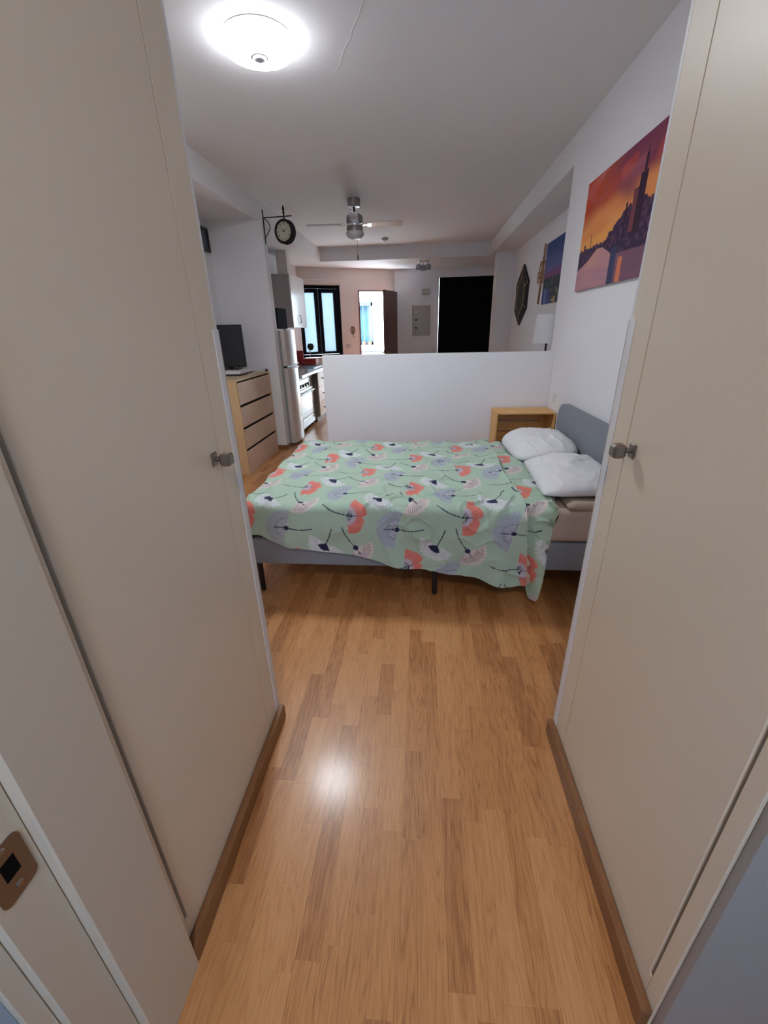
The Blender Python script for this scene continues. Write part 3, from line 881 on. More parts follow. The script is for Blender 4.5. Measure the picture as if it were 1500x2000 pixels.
def sunset(u, v):
    u = u * 1.22 / 1.02
    h = np.clip((v - .36) / .64, 0, 1)
    c = np.ones(u.shape + (3,)) * lin((240, 165, 88))
    c = mixc(c, sstep(.05, .45, h), lin((232, 150, 92)))
    c = mixc(c, sstep(.30, .75, h + .15 * vnoise(u * 3, v * 5, 41)) * (1 - .45 * u), lin((186, 62, 38)))
    c = mixc(c, sstep(.35, .8, h + .2 * vnoise(u * 4 + v * 3, v * 6, 42)) * sstep(.2, .7, u), lin((132, 62, 88)))
    c = mixc(c, sstep(.15, .6, vnoise(u * 6 + v * 5, v * 9 - u * 3, 43)) * sstep(.5, .9, h) * .7, lin((196, 120, 128)))
    c = mixc(c, sstep(.2, .7, vnoise(u * 5 - v * 4, v * 8 + 3, 44)) * sstep(.4, .9, h) * .55, lin((214, 84, 52)))
    c = mixc(c, sstep(.1, .5, vnoise(u * 3 + 7, v * 16, 45)) * (1 - sstep(.1, .5, h)) * .5, lin((222, 122, 62)))
    water = v < .345 - .02 * u
    wc = np.ones(u.shape + (3,)) * lin((190, 138, 146))
    wc = mixc(wc, sstep(-.2, .6, vnoise(u * 5, v * 30, 46)) * .5, lin((166, 120, 140)))
    wc = mixc(wc, np.exp(-((u - .25) / .14) ** 2) * .6 * sstep(.1, .3, v), lin((216, 160, 132)))
    wc = mixc(wc, sstep(.60, .66, u) * .75, lin((98, 62, 92)))
    c = np.where(water[..., None], wc, c)
    tree = .36 + .02 * vnoise(u * 30, u * 0, 47) + .20 * sstep(.38, .80, u) + .018 * vnoise(u * 60, u * 0 + 3, 48)
    left = .385 + .012 * vnoise(u * 40, u * 0 + 5, 49)
    skyl = np.where(u < .45, left, tree)
    bank = (v < skyl) & (v > np.interp(u, [0, .18, .35, .45, .55, .62, 1], [.20, .255, .345, .335, .28, .24, .22]))
    dk = np.ones(u.shape + (3,)) * lin((62, 42, 74))
    dk = mixc(dk, sstep(0, .6, vnoise(u * 40, v * 40, 50)), lin((98, 66, 92)))
    c = np.where(bank[..., None], dk, c)
    ref = (u > .60) & (u < .69) & (v < .30)
    c = np.where(ref[..., None], lin((62, 68, 102)) * np.ones_like(c), c)
    ref2 = (u > .73) & (u < .78 + .05 * (.3 - v)) & (v < .2)
    c = np.where(ref2[..., None], lin((222, 128, 92)) * np.ones_like(c), c)
    for (ua, ub, va, vb) in ((.80, .94, .34, .66), (.855, .94, .34, .75), (.885, .915, .74, .87), (.895, .903, .87, .90), (.72, .745, .34, .60), (.205, .212, .37, .50), (.09, .12, .37, .43)):
        m = (u > ua) & (u < ub) & (v > va) & (v < vb)
        c = np.where(m[..., None], lin((58, 34, 56)) * np.ones_like(c), c)
    m = (u > .80) & (u < .855) & (v > .36) & (v < .65)
    c = np.where(m[..., None], lin((124, 66, 74)) * np.ones_like(c), c)
    m = ((u - .20) / .012) ** 2 + ((v - .285) / .010) ** 2 < 1
    c = np.where(m[..., None], lin((92, 52, 60)) * np.ones_like(c), c)
    return c
canvas('canvas_picture', 'canvas print of an orange sunset over a river and tower', XR, 3.82, 2.60, 1.738, 2.424, sunset)
def dusk(u, v):
    c = np.ones(u.shape + (3,)) * lin((40, 62, 128))
    c = mixc(c, 1 - sstep(.5, .95, v), lin((88, 96, 158)))
    c = mixc(c, np.exp(-((v - .46) / .09) ** 2), lin((132, 66, 120)))
    land = v < .42 + .02 * vnoise(u * 12, u * 0, 60)
    g = np.ones_like(c) * lin((34, 36, 52))
    g = mixc(g, sstep(.2, .7, vnoise(u * 14, v * 18, 61)), lin((70, 84, 62)))
    g = mixc(g, sstep(.45, .8, vnoise(u * 22 + 3, v * 22, 62)) * (1 - sstep(.1, .3, v)), lin((208, 160, 110)))
    c = np.where(land[..., None], g, c)
    riv = (v < .25) & (u < .35 - .5 * (v - .1))
    rc = np.ones_like(c) * lin((58, 64, 132)); rc = mixc(rc, np.exp(-((u - .14) / .03) ** 2), lin((140, 150, 205)))
    return np.where(riv[..., None], rc, c)
canvas('canvas_picture', 'canvas print of a blue and violet city at dusk', XN, 6.33, 5.33, 1.755, 2.44, dusk)

# dark picture frame on the alcove wall
pf = thing('picture_frame', 'dark glossy picture frame hung high on the alcove wall', 'picture frame', (XW + .015, 5.25, 2.38))
bm = BM()
for (ya, yb, za, zb_) in ((4.95, 5.56, 2.37, 2.395), (4.95, 5.56, 2.585, 2.61), (4.95, 4.975, 2.395, 2.585), (5.535, 5.56, 2.395, 2.585)):
    box(bm, XW + .001, XW + .03, ya, yb, za, zb_)
obj('frame', bm, M_black, pf)
obj('glazing', bx(XW + .002, XW + .016, 4.975, 5.535, 2.395, 2.585), mat('dark_print', (.05, .07, .09), .12), pf)

# ================================================================== CHEST OF DRAWERS
dc = thing('chest_of_drawers', 'pale wood chest with four drawers below the black monitor', 'chest of drawers', (-2.22, 5.03, 0))
xf = -1.965; xb = -2.47; y0, y1, z1 = 4.50, 5.575, 1.045
obj('side_panel', bx(xb, xf, y0, y0 + .022, 0, z1 - .0225, bev=.001), M_birch, dc)
obj('side_panel', bx(xb, xf, y1 - .022, y1, 0, z1 - .0225, bev=.001), M_birch, dc)
obj('top_panel', bx(xb, xf, y0, y1, z1 - .022, z1, bev=.001), wood_mat('birch_top', (.46, .31, .17), (.58, .41, .24), (.66, .49, .31), 'Y', .4), dc)
obj('carcass', bx(xb, xf - .03, y0 + .0225, y1 - .0225, .03, z1 - .023), M_gap, dc)
zs = [.045, .290, .535, .780, 1.040]
for za, zb_ in zip(zs, zs[1:]):
    obj('drawer', bx(xf - .02, xf + .004, y0 + .026, y1 - .026, za, zb_ - .034, bev=.001), M_birchfront, dc)
obj('plinth', bx(xb, xf - .002, y0 + .0225, y1 - .0225, 0, .042), M_birchfront, dc)

# ---- monitor and box on the chest
mo = thing('monitor', 'black flat screen monitor on the chest of drawers', 'monitor', (-2.31, 5.20, 1.045))
RM = Matrix.Translation((-2.31, 5.20, 1.045)) @ Matrix.Rotation(math.radians(4), 4, 'Z')
obj('stand_base', box(BM(), -.12, .12, -.09, .09, .054, .064, bev=.004, mtx=RM), M_black, mo)
obj('stand_neck', box(BM(), -.025, .025, .02, .045, .064, .22, bev=.003, mtx=RM), M_black, mo)
sc_ = obj('casing', box(BM(), -.215, .205, .0 - .03, .012, .078, .548, bev=.006, mtx=RM), M_black, mo)
obj('screen', box(BM(), -.200, .190, -.0315, -.0302, .09, .532, mtx=RM), mat('dark_screen', (.015, .017, .022), .3), sc_)
tb = thing('set_top_box', 'white and black media box under the monitor', 'media box', (-2.27, 5.12, 1.0455))
obj('lower_case', bx(-2.44, -2.085, 4.93, 5.32, 1.0455, 1.063, bev=.003), M_black, tb)
obj('upper_case', bx(-2.44, -2.085, 4.93, 5.32, 1.0635, 1.0985, bev=.004), M_white, tb)
tag(obj('cable', tube(BM(), [(-2.08, 5.15, 1.05), (-2.05, 5.22, 1.052), (-2.06, 5.30, 1.05), (-2.02, 5.36, 1.054), (-2.0, 5.44, 1.052), (-1.99, 5.50, 1.06), (-1.985, 5.545, 1.052)], .004, 6), M_white, None, True), 'thin white cable lying on the chest of drawers', 'cable')
tag(obj('plug', bx(-2.0, -1.972, 5.515, 5.555, 1.0455, 1.072, bev=.004), M_black), 'small black plug at the end of the white cable', 'plug')

# ================================================================== FRIDGE
fr = thing('fridge_freezer', 'silver two-door fridge freezer next to the wall stub', 'fridge', (-2.1, 6.03, 0))
y0, y1, zt = 5.785, 6.285, 1.525
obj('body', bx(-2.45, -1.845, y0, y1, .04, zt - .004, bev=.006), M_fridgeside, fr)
obj('foot_plate', bx(-2.43, -1.86, y0 + .02, y1 - .02, 0, .039), M_black, fr)
def fdoor(za, zb_):
    n = 10; o_ = [(-1.838, y0 + .002), (-1.838, y1 - .002)]
    for k in range(n + 1):
        f = k / n; yy = y1 - .002 - f * (y1 - y0 - .004)
        o_.append((-1.785 + .035 * math.sin(math.pi * f) ** .6, yy))
    return prism(BM(), o_, zb_ - za, Matrix.Translation((0, 0, za)))
dl = obj('fridge_door', fdoor(.045, 1.055), M_fridge, fr, 'auto')
du_ = obj('freezer_door', fdoor(1.085, zt), M_fridge, fr, 'auto')
obj('door_gap_trim', bx(-1.838, -1.79, y0 + .01, y1 - .01, 1.056, 1.084), M_black, fr)
for zc_, par in ((1.045, dl), (1.095, du_)):
    obj('handle', bx(-1.765, -1.742, y0 + .03, y1 - .06, zc_ - .007, zc_ + .007, bev=.004), M_chrome, par)
mwv = thing('microwave', 'silver and black microwave on top of the fridge', 'microwave', (-2.08, 6.02, zt))
obj('casing', bx(-2.32, -1.875, 5.80, 6.24, zt + .012, zt + .27, bev=.006), mat('dull_silver', (.48, .46, .46), .5), mwv)
obj('door', bx(-1.8745, -1.855, 5.81, 6.12, zt + .018, zt + .264, bev=.006), M_blackmatte, mwv)
obj('control_panel', bx(-1.8745, -1.86, 6.125, 6.235, zt + .018, zt + .264, bev=.004), M_blackmatte, mwv)
for (px, py) in ((-2.29, 5.83), (-1.90, 5.83), (-2.29, 6.21), (-1.90, 6.21)):
    obj('foot', cyl(BM(), (px, py, zt), (px, py, zt + .0125), .015, seg=10), M_black, mwv)
tag(obj('toaster', bx(-2.2, -1.93, 5.83, 6.02, zt + .2705, zt + .42, bev=.04, seg=4), M_black, None, 'auto'), 'rounded black appliance standing on the microwave', 'appliance')

# ================================================================== KITCHEN
wt = tag(obj('worktop', bx(XW + .005, -1.74, 6.30, 8.75, .87, .91, bev=.004), M_counter), 'pale kitchen worktop beyond the fridge', 'worktop')
ck = thing('cooker', 'white cooker with black knobs and handle under the worktop', 'cooker', (-2.2, 6.85, 0))
obj('body', bx(-2.5, -1.875, 6.32, 7.38, .05, .868, bev=.004), M_enamel, ck)
for k in range(5):
    obj('vent_slat', bx(-1.8745, -1.868, 6.36, 7.34, .80 + k * .013, .806 + k * .013), M_fridgeside, ck)
for k in range(4):
    yk = 6.60 + k * .165
    obj('knob', cyl(BM(), (-1.8745, yk, .71), (-1.845, yk, .71), .026, .022, 14), M_black, ck, 'auto')
od = obj('oven_door', bx(-1.8745, -1.855, 6.36, 7.34, .22, .66, bev=.006), M_enamel, ck)
obj('handle', bx(-1.8545, -1.815, 6.42, 7.30, .59, .615, bev=.006), M_black, od)
obj('window', bx(-1.8545, -1.853, 6.5, 7.2, .30, .52), mat('oven_glass', (.30, .30, .34), .1), od)
obj('drawer', bx(-1.8745, -1.855, 6.36, 7.34, .07, .205, bev=.006), M_enamel, ck)
for (px, py) in ((-2.45, 6.36), (-1.92, 6.36), (-2.45, 7.34), (-1.92, 7.34)):
    obj('foot', cyl(BM(), (px, py, 0), (px, py, .052), .02, seg=10), M_black, ck)
kc = thing('base_cabinet', 'kitchen base cabinet with pale drawer fronts and dark knobs', 'cabinet', (-2.15, 8.05, 0))
obj('side_panel', bx(-2.5, -1.80, 7.46, 7.478, .10, .868), M_taupe, kc)
obj('carcass', bx(-2.5, -1.805, 7.4785, 8.70, .10, .868), M_gap, kc)
obj('plinth', bx(-2.5, -1.86, 7.5, 8.70, 0, .099), M_skirt, kc)
for k, (za, zb_) in enumerate(((.105, .35), (.355, .60), (.605, .86))):
    for ya, yb in ((7.465, 8.08), (8.085, 8.70)):
        dw = obj('drawer', bx(-1.8045, -1.785, ya, yb, za, zb_, bev=.002), M_birchfront, kc)
        ym = (ya + yb) / 2 if ya > 8 else 7.75
        obj('knob', lathe(BM(), [(0, 0), (.008, 0), (.008, .012), (.016, .018), (.014, .028), (0, .03)], (-1.785, ym, (za + zb_) / 2), 12, Matrix.Rotation(math.radians(90), 4, 'Y')), M_darkmetal, dw, 'auto')
uc = thing('wall_cabinet', 'white kitchen wall cabinet with a metal bar handle', 'cabinet', (-2.33, 7.9, 1.57))
obj('carcass', bx(XW + .002, -2.141, 7.48, 8.34, 1.57, 2.35), mat('grey_white_panel', (.42, .38, .37), .5), uc)
ud = obj('door', bx(-2.14, -2.12, 7.48, 8.34, 1.565, 2.352, bev=.002), M_enamel, uc)
obj('handle', tube(BM(), [(-2.12, 7.86, 1.64), (-2.09, 7.86, 1.645), (-2.09, 7.86, 1.755), (-2.12, 7.86, 1.76)], .006, 8), M_nickel, ud, True)
struct('trim_8', bx(-2.33, -2.16, 7.55, 7.75, 2.36, LZ), M_warmwall, 'beige pipe casing above the wall cabinet', 'pipe casing')
tag(obj('shelf', bx(XW + .001, -2.25, 6.32, 7.46, 1.78, 1.80, bev=.002), M_white), 'white shelf board between fridge and wall cabinet', 'shelf')
# hob / sink insert, red bread bin, lamp
sk = thing('kitchen_sink', 'steel kitchen sink with a curved tap in the worktop', 'sink', (-2.1, 7.9, .9105))
bm = BM()
for (xa, xb_, ya, yb) in ((-2.42, -1.86, 7.55, 7.60), (-2.42, -1.86, 8.15, 8.20), (-2.42, -2.37, 7.6, 8.15), (-1.91, -1.86, 7.6, 8.15)):
    box(bm, xa, xb_, ya, yb, .9105, .920)
obj('rim', bm, M_steel, sk)
obj('basin', bx(-2.37, -1.91, 7.6, 8.15, .9105, .9125), M_black, sk)
obj('tap', tube(BM(), [(-2.395, 7.9, .92), (-2.395, 7.9, 1.08), (-2.38, 7.9, 1.13), (-2.32, 7.9, 1.15), (-2.25, 7.9, 1.13), (-2.235, 7.9, 1.08)], .010, 8), M_chrome, sk, True)
rb = thing('bread_bin', 'dark red bread bin on the worktop below the window', 'bread bin', (-2.17, 8.55, .9105))
obj('bin', bx(-2.30, -2.03, 8.44, 8.64, .9105, 1.0, bev=.008, seg=2), M_red, rb)
obj('lid', bx(-2.305, -2.025, 8.435, 8.645, 1.0005, 1.018, bev=.006), M_red, rb)
tag(obj('chopping_board', bx(-2.46, -2.33, 8.66, 8.70, .9105, 1.16, bev=.004), M_red), 'dark red board leaning beside the black table lamp', 'board')
tl = thing('desk_lamp', 'small black round-headed lamp silhouetted against the window', 'lamp', (-2.22, 8.70, .9105))
obj('base', lathe(BM(), [(0, .9105), (.04, .9105), (.04, .922), (.012, .93), (0, .93)], (-2.2, 8.70, 0), 20), M_black, tl, 'auto')
obj('stem', tube(BM(), [(-2.2, 8.70, .93), (-2.205, 8.70, 1.05), (-2.195, 8.69, 1.16)], .007, 8), M_steel, tl, True)
obj('head', lathe(BM(), [(0, -.068), (.04, -.055), (.066, -.01), (.066, .02), (.045, .052), (0, .066)], (-2.17, 8.68, 1.225), 24), M_black, tl, True)
# things on the slanted wall
def on_wall(s_, z_): return A0 + D0 * s_ + Vector((0, 0, z_))
for k, s_ in enumerate((.775, .868)):
    sw = obj('light_switch', sbox(BM(), s_ - .037, s_ + .037, -.010, -.0005, 1.15, 1.225, .003), mat('beige_switch', (.40, .34, .30), .5) if k == 0 else M_white, None)
    tag(sw, 'beige light switch beside the black window' if k == 0 else 'white light switch beside the open doorway', 'light switch')
    obj('rocker', sbox(BM(), s_ - .022, s_ + .022, -.0135, -.0102, 1.165, 1.21, .002), M_white, sw)
bm = BM()
ring = [SM @ Vector((.90 + .052 * math.cos(q), -.008, 1.505 + .07 * math.sin(q))) for q in np.linspace(0, 2 * math.pi, 22)[:-1]]
tube(bm, ring, .007, 6, closed=True)
for q in (-.03, 0, .03):
    tube(bm, [SM @ Vector((.90 + q, -.008, 1.445)), SM @ Vector((.90 - q * .5, -.008, 1.565))], .006, 5)
tube(bm, [SM @ Vector((.90, -.008, 1.435)), SM @ Vector((.915, -.008, 1.395)), SM @ Vector((.93, -.008, 1.36))], .006, 6)
tag(obj('wall_ornament', bm, mat('brown_wicker', (.22, .14, .10), .8), None, True), 'small brown woven ornament between window and open doorway', 'ornament')

# ================================================================== FAR WALL FITTINGS
ep = thing('fuse_box', 'beige fuse box with small switches on the end wall', 'fuse box', (-.04, YF - .02, 1.36))
obj('frame', bx(-.235, .16, YF - .03, YF - .001, 1.36, 1.975, bev=.004), M_panelbox, ep)
obj('cover', bx(-.205, .125, YF - .036, YF - .0305, 1.385, 1.95, bev=.002), mat('panel_cover', (.38, .33, .29), .3), ep)
for zz in (1.52, 1.69, 1.84):
    obj('switch', bx(-.17, -.125, YF - .044, YF - .0365, zz - .02, zz + .02, bev=.003), M_black if zz < 1.8 else M_white, ep)
th_o = tag(obj('alarm_box', bx(-.025, .155, YF - .035, YF - .001, 2.185, 2.30, bev=.006), mat('ivory_plastic', (.60, .55, .46), .5)), 'small ivory plastic box above the fuse box', 'alarm box')
obj('cover_slot', bx(0.0, .13, YF - .037, YF - .0352, 2.20, 2.215), M_panelbox, th_o)

# spot fixture under the lowered ceiling
sp_ = thing('ceiling_spotlight', 'chrome ceiling fixture with glass shades near the black door', 'ceiling lamp', (0, 9.2, 2.50))
obj('base', lathe(BM(), [(0, LZ - .0005), (.10, LZ - .0005), (.105, LZ - .012), (.09, LZ - .03), (0, LZ - .032)], (0, 9.2, 0), 28), M_chrome, sp_, 'auto')
for k in range(3):
    q = math.radians(90 + 120 * k); cx, cy = .10 * math.cos(q), 9.2 + .10 * math.sin(q)
    ar = obj('arm', tube(BM(), [(.05 * math.cos(q), 9.2 + .05 * math.sin(q), LZ - .03), (cx * .9, 9.2 + (cy - 9.2) * .9, LZ - .045), (cx, cy, LZ - .065)], .008, 8), M_chrome, sp_, True)
    obj('glass_shade', lathe(BM(), [(.015, LZ - .06), (.045, LZ - .075), (.058, LZ - .12), (.05, LZ - .155), (.045, LZ - .15), (.052, LZ - .12), (.04, LZ - .08), (.012, LZ - .066)], (cx, cy, 0), 20), mat('smoked_glass', (.30, .30, .34), .1), ar, True)

# ================================================================== CEILING FAN
fx, fy = -.815, 5.87
fn = thing('ceiling_fan', 'steel ceiling fan with four blades and a frosted bowl light', 'ceiling fan', (fx, fy, 2.49))
obj('canopy', lathe(BM(), [(0, CZ - .0005), (.074, CZ - .0005), (.074, CZ - .075), (.066, CZ - .082), (0, CZ - .082)], (fx, fy, 0), 32), M_steel, fn, 'auto')
obj('down_rod', cyl(BM(), (fx, fy, CZ - .082), (fx, fy, 2.745), .012, seg=16), M_darkmetal, fn, 'auto')
obj('motor_housing', lathe(BM(), [(0, 2.75), (.06, 2.75), (.088, 2.735), (.096, 2.72), (.096, 2.665), (.09, 2.655), (0, 2.655)], (fx, fy, 0), 36), M_steel, fn, 'auto')
obj('blade_ring', lathe(BM(), [(0, 2.654), (.080, 2.654), (.080, 2.628), (0, 2.628)], (fx, fy, 0), 36), M_chrome, fn, 'auto')
obj('light_kit', lathe(BM(), [(0, 2.627), (.093, 2.627), (.096, 2.62), (.096, 2.578), (0, 2.578)], (fx, fy, 0), 36), M_steel, fn, 'auto')
obj('glass_bowl', lathe(BM(), [(.097, 2.5775), (.106, 2.56), (.098, 2.53), (.066, 2.505), (.03, 2.495), (0, 2.493)], (fx, fy, 0), 36), M_glass, fn, True)
for ang in (-84, 6, 96, 186):
    q = math.radians(ang)
    BMx = Matrix.Translation((fx, fy, 2.642)) @ Matrix.Rotation(q, 4, 'Z') @ Matrix.Rotation(math.radians(-17), 4, 'X')
    br = obj('blade_bracket', box(box(BM(), .065, .17, -.016, .016, -.004, .004, mtx=BMx), .15, .20, -.04, .04, -.0045, .0035, mtx=BMx), M_chrome, fn)
    o_ = [(.165, -.046), (.165, .046), (.545, .052)]
    for k in range(1, 8):
        aa = math.radians(90 - k * 22.5); o_.append((.548 + .022 * math.cos(aa), .030 * (1 if aa > 0 else -1) + .022 * math.sin(aa)))
    o_.append((.545, -.052))
    obj('blade', prism(BM(), o_, .006, BMx @ Matrix.Translation((0, 0, .004))), mat('silver_blade', (.55, .53, .55), .35, .6), fn)
bm = cyl(BM(), (fx + .03, fy - .05, 2.58), (fx + .03, fy - .05, 2.33), .0022, seg=6)
ch = obj('pull_chain', bm, M_steel, fn)
obj('pull_knob', lathe(BM(), [(0, 2.335), (.005, 2.33), (.008, 2.30), (.005, 2.275), (0, 2.27)], (fx + .03, fy - .05, 0), 10), M_darkmetal, ch, True)

sd = thing('smoke_detector', 'small white smoke detector on the ceiling by the fan', 'smoke detector', (-.64, 8.22, CZ - .06))
obj('housing', lathe(BM(), [(0, CZ - .0005), (.055, CZ - .0005), (.055, CZ - .035), (0, CZ - .035)], (-.64, 8.22, 0), 24), mat('grey_white', (.50, .46, .48), .5), sd, 'auto')
obj('sensor', lathe(BM(), [(.038, CZ - .0355), (.034, CZ - .05), (.02, CZ - .06), (0, CZ - .062)], (-.64, 8.22, 0), 20), M_white, sd, 'auto')

# ================================================================== STATION CLOCK
cx0 = -1.85; cyk = 5.66; ccx = -1.60; ccz = 2.565; cr_ = .118
ckk = thing('station_clock', 'black double-sided station clock on a wrought iron wall bracket', 'clock', (-1.7, cyk, 2.43))
obj('wall_plate', bx(cx0 + .0005, cx0 + .010, cyk - .011, cyk + .011, 2.45, 2.79, bev=.003), M_darkmetal, ckk)
obj('arm', cyl(BM(), (cx0 + .01, cyk, 2.71), (ccx + .09, cyk, 2.718), .006, seg=10), M_darkmetal, ckk, 'auto')
scroll = []
for k in range(14):
    f = k / 13; scroll.append((cx0 + .012 + .075 * math.sin(math.pi * min(1, f * 1.05)) * (1 - .35 * f), cyk, 2.71 - .20 * f))
obj('scroll', tube(BM(), scroll, .005, 8), M_darkmetal, ckk, True)
obj('finial', lathe(BM(), [(0, 2.665), (.009, 2.67), (.008, 2.735), (.013, 2.745), (.010, 2.775), (.016, 2.785), (.012, 2.80), (0, 2.83)], (ccx, cyk, 0), 14), M_darkmetal, ckk, 'auto')
RY = Matrix.Rotation(math.radians(90), 4, 'X')      # local z -> -y (towards the bed)
CMx = Matrix.Rotation(math.radians(-16), 4, 'Z') @ RY
obj('case', lathe(BM(), [(cr_ - .02, -.04), (cr_, -.042), (cr_ + .006, -.030), (cr_ - .008, -.02), (cr_ - .008, .02), (cr_ + .006, .030), (cr_, .042), (cr_ - .02, .040), (cr_ - .022, .034), (cr_ - .022, -.034), (cr_ - .02, -.04)], (ccx, cyk, ccz), 44, CMx), M_darkmetal, ckk, 'auto')
def CP(x_, y_, z_): return Matrix.Translation((ccx, cyk, ccz)) @ CMx @ Vector((x_, y_, z_))
for sgn in (1, -1):
    fc = obj('dial', lathe(BM(), [(0, sgn * .030), (cr_ - .0215, sgn * .030), (cr_ - .0215, sgn * .026), (0, sgn * .026)], (ccx, cyk, ccz), 40, CMx), mat('aged_ivory_dial', (.56, .53, .42), .6, var=.15, vscale=30), ckk)
    LMx = Matrix.Translation((ccx, cyk, ccz)) @ CMx
    if sgn < 0: LMx = LMx @ Matrix.Rotation(math.pi, 4, 'Y')
    rom = ['XII', 'I', 'II', 'III', 'IIII', 'V', 'VI', 'VII', 'VIII', 'IX', 'X', 'XI']
    bm = BM()
    for k, tx in enumerate(rom):
        q = math.radians(-30 * k); NMx = LMx @ Matrix.Rotation(q, 4, 'Z') @ Matrix.Translation((0, .077, .0303))
        wd = {'I': .0042, 'V': .0085, 'X': .0085}; tot = sum(wd[c] for c in tx); xx = -tot / 2
        for c in tx:
            hgt = .011
            segs = {'I': [(0, 1, 0, -1)], 'V': [(-.6, 1, 0, -1), (.6, 1, 0, -1)], 'X': [(-.6, 1, .6, -1), (.6, 1, -.6, -1)]}[c]
            cxx = xx + wd[c] / 2
            for (ax_, ay, bx_, by) in segs:
                p0 = Vector((cxx + ax_ * wd[c] / 2, ay * hgt, 0)); p1 = Vector((cxx + bx_ * wd[c] / 2, by * hgt, 0))
                dd = (p1 - p0).normalized(); nn_ = Vector((-dd.y, dd.x, 0)) * .0011
                vs = [bm.verts.new(NMx @ v) for v in (p0 + nn_, p1 + nn_, p1 - nn_, p0 - nn_)]; bm.faces.new(vs)
            xx += wd[c]
    obj('numerals', bm, M_darkmetal, fc)
    def hand(angle, ln_, w_, zz):
        NMx = LMx @ Matrix.Rotation(math.radians(-angle), 4, 'Z')
        return prism(BM(), [(-w_, -.012), (w_, -.012), (w_ * .7, ln_ * .7), (0, ln_), (-w_ * .7, ln_ * .7)], .001, NMx @ Matrix.Translation((0, 0, zz)))
    obj('hour_hand', hand(300, .045, .0032, .0312), M_darkmetal, fc)
    obj('minute_hand', hand(52, .068, .0024, .0326), M_darkmetal, fc)

# ================================================================== RECESS WALL: mirror, ornament, lamp
mi = thing('wall_mirror', 'elongated hexagonal mirror with a thin black and gold frame', 'mirror', (XN - .02, 7.65, 1.52))
oy, oz = 7.66, 1.95
hexo = [(0, .43), (-.42, .17), (-.42, -.20), (0, -.43), (.42, -.20), (.42, .17)]   # (towards far = +)
hexo = [(-a_, b_) for a_, b_ in hexo]
HMx = Matrix(((0, 0, -1, XN - .001), (1, 0, 0, oy), (0, 1, 0, oz), (0, 0, 0, 1)))
obj('backing', prism(BM(), hexo, .012, HMx), M_darkmetal, mi)
inn = [(a_ * .56, b_ * .66) for a_, b_ in hexo]
n6 = len(hexo)
for k in range(n6):
    p, q = hexo[k], hexo[(k + 1) % n6]; r_, w_ = inn[(k + 1) % n6], inn[k]
    bm = BM()
    vs = [bm.verts.new(HMx @ Vector((a_, b_, z_))) for (a_, b_), z_ in ((p, .014), (q, .014), (r_, .028), (w_, .028))]
    bm.faces.new(vs); obj('side_glass', bm, M_mirror, mi)
bm = BM(); bm.faces.new([bm.verts.new(HMx @ Vector((a_, b_, .0282))) for a_, b_ in inn]); obj('centre_glass', bm, M_mirror, mi)
obj('outer_frame', tube(BM(), [HMx @ Vector((a_, b_, .014)) for a_, b_ in hexo], .010, 6, closed=True), M_darkmetal, mi)
obj('inner_frame', tube(BM(), [HMx @ Vector((a_, b_, .028)) for a_, b_ in inn], .008, 6, closed=True), M_gold, mi)
for k in range(n6):
    obj('spoke', tube(BM(), [HMx @ Vector((*hexo[k], .015)), HMx @ Vector((*inn[k], .029))], .006, 6), M_gold, mi)

wo = thing('metal_wall_decoration', 'copper coloured key-shaped wall decoration beside the blue canvas', 'wall decoration', (XN - .015, 6.48, 1.77))
yo = 6.50; xo = XN - .012
obj('rod', tube(BM(), [(xo, yo + .05, 1.775), (xo, yo + .02, 2.0), (xo, yo, 2.2), (xo, yo - .02, 2.34)], [.012, .012, .014, .010], 8), M_copper, wo, True)
def loop(cy_, cz_, ra, rb, tilt=0):
    return [(xo, yo + cy_ + ra * math.cos(q) * math.cos(tilt) - rb * math.sin(q) * math.sin(tilt), cz_ + ra * math.cos(q) * math.sin(tilt) + rb * math.sin(q) * math.cos(tilt)) for q in np.linspace(0, 2 * math.pi, 20)[:-1]]
for (c1, c2, ra, rb, tl_) in ((-.03, 2.40, .035, .065, 0), (.10, 2.21, .05, .075, .3), (.17, 2.10, .05, .07, -.2), (-.09, 2.20, .04, .07, 0), (.06, 2.12, .05, .05, 0), (-.06, 2.07, .035, .05, 0)):
    obj('scroll', tube(BM(), loop(c1, c2, ra, rb, tl_), .006, 6, closed=True), M_copper, wo, True)
obj('crossbar', tube(BM(), [(xo, yo + .16, 2.10), (xo, yo - .05, 2.12)], .009, 6), M_copper, wo, True)
obj('crossbar', tube(BM(), [(xo, yo + .08, 2.24), (xo, yo - .08, 2.25)], .009, 6), M_copper, wo, True)

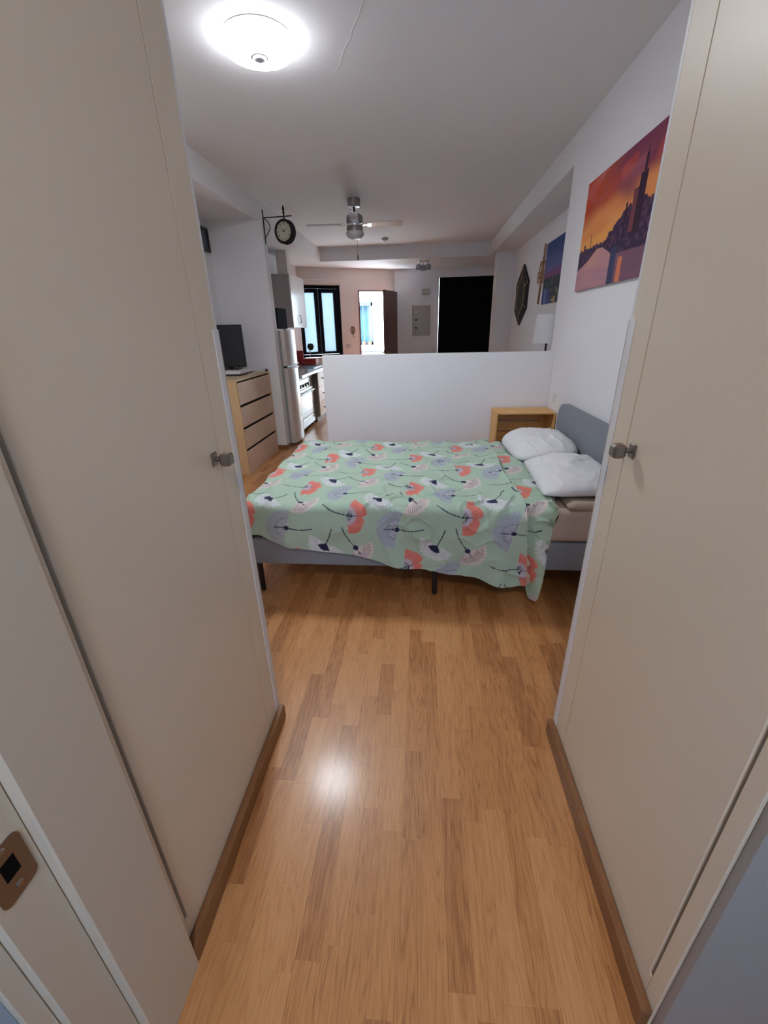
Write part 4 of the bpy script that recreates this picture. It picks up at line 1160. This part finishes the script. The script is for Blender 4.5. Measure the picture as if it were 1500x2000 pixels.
fl_ = thing('floor_lamp', 'floor lamp with a white fabric shade and dark pole behind the partition', 'floor lamp', (1.375, 5.2, 0))
obj('base', lathe(BM(), [(0, 0), (.13, 0), (.13, .015), (.02, .03), (0, .03)], (1.375, 5.2, 0), 28), M_darkmetal, fl_, 'auto')
obj('pole', cyl(BM(), (1.375, 5.2, .03), (1.375, 5.2, 1.50), .011, seg=12), M_darkmetal, fl_, 'auto')
obj('lamp_shade', lathe(BM(), [(.150, 1.325), (.132, 1.615), (.129, 1.615), (.147, 1.325), (.150, 1.325)], (1.375, 5.2, 0), 36), M_shade, fl_, 'auto')
obj('shade_ring', box(cyl(BM(), (1.375, 5.2, 1.49), (1.375, 5.2, 1.505), .02, seg=10), 1.24, 1.51, 5.197, 5.203, 1.496, 1.502), M_darkmetal, fl_)

so = tag(obj('wall_socket', bx(XR - .008, XR - .0005, 4.02, 4.09, .86, .935, bev=.003), M_white), 'white wall socket in the corner above the wooden crate', 'socket')
obj('rocker', bx(XR - .011, XR - .0082, 4.035, 4.075, .875, .92, bev=.001), M_white, so)

# ================================================================== unseen bathroom fill: tinted window daylight and added lamp (behind the camera)
wl = struct('window_3', box(box(box(box(BM(), -.5, -.45, -1.93, -1.87, 1.1, 2.2), .45, .5, -1.93, -1.87, 1.1, 2.2), -.45, .45, -1.93, -1.87, 1.1, 1.15), -.45, .45, -1.93, -1.87, 2.15, 2.2), M_white, 'unseen bathroom window frame with a blue fill pane', 'window')
obj('pane', bx(-.45, .45, -1.903, -1.897, 1.15, 2.15), pane_mat('blue_fill_pane', (.25, .335, .435), 0.6), wl)  # blue tint added to dim and cool the fill daylight

bl_ = thing('bathroom_fill_lamp', 'round warm fill lamp added on the unseen bathroom ceiling', 'ceiling lamp', (0, -.85, CZ - .07))  # unseen warm lamp added to brighten the wardrobe faces
obj('lamp_base', lathe(BM(), [(0, CZ - .0005), (.16, CZ - .0005), (.16, CZ - .03), (0, CZ - .03)], (0, -.85, 0), 36), M_white, bl_, 'auto')
obj('diffuser', lathe(BM(), [(.158, CZ - .0305), (.15, CZ - .05), (.10, CZ - .065), (0, CZ - .07)], (0, -.85, 0), 36), mat('warm_fill_diffuser', (.9, .9, .9), .5, emit=(1.0, .86, .66), estr=40.0), bl_, True)
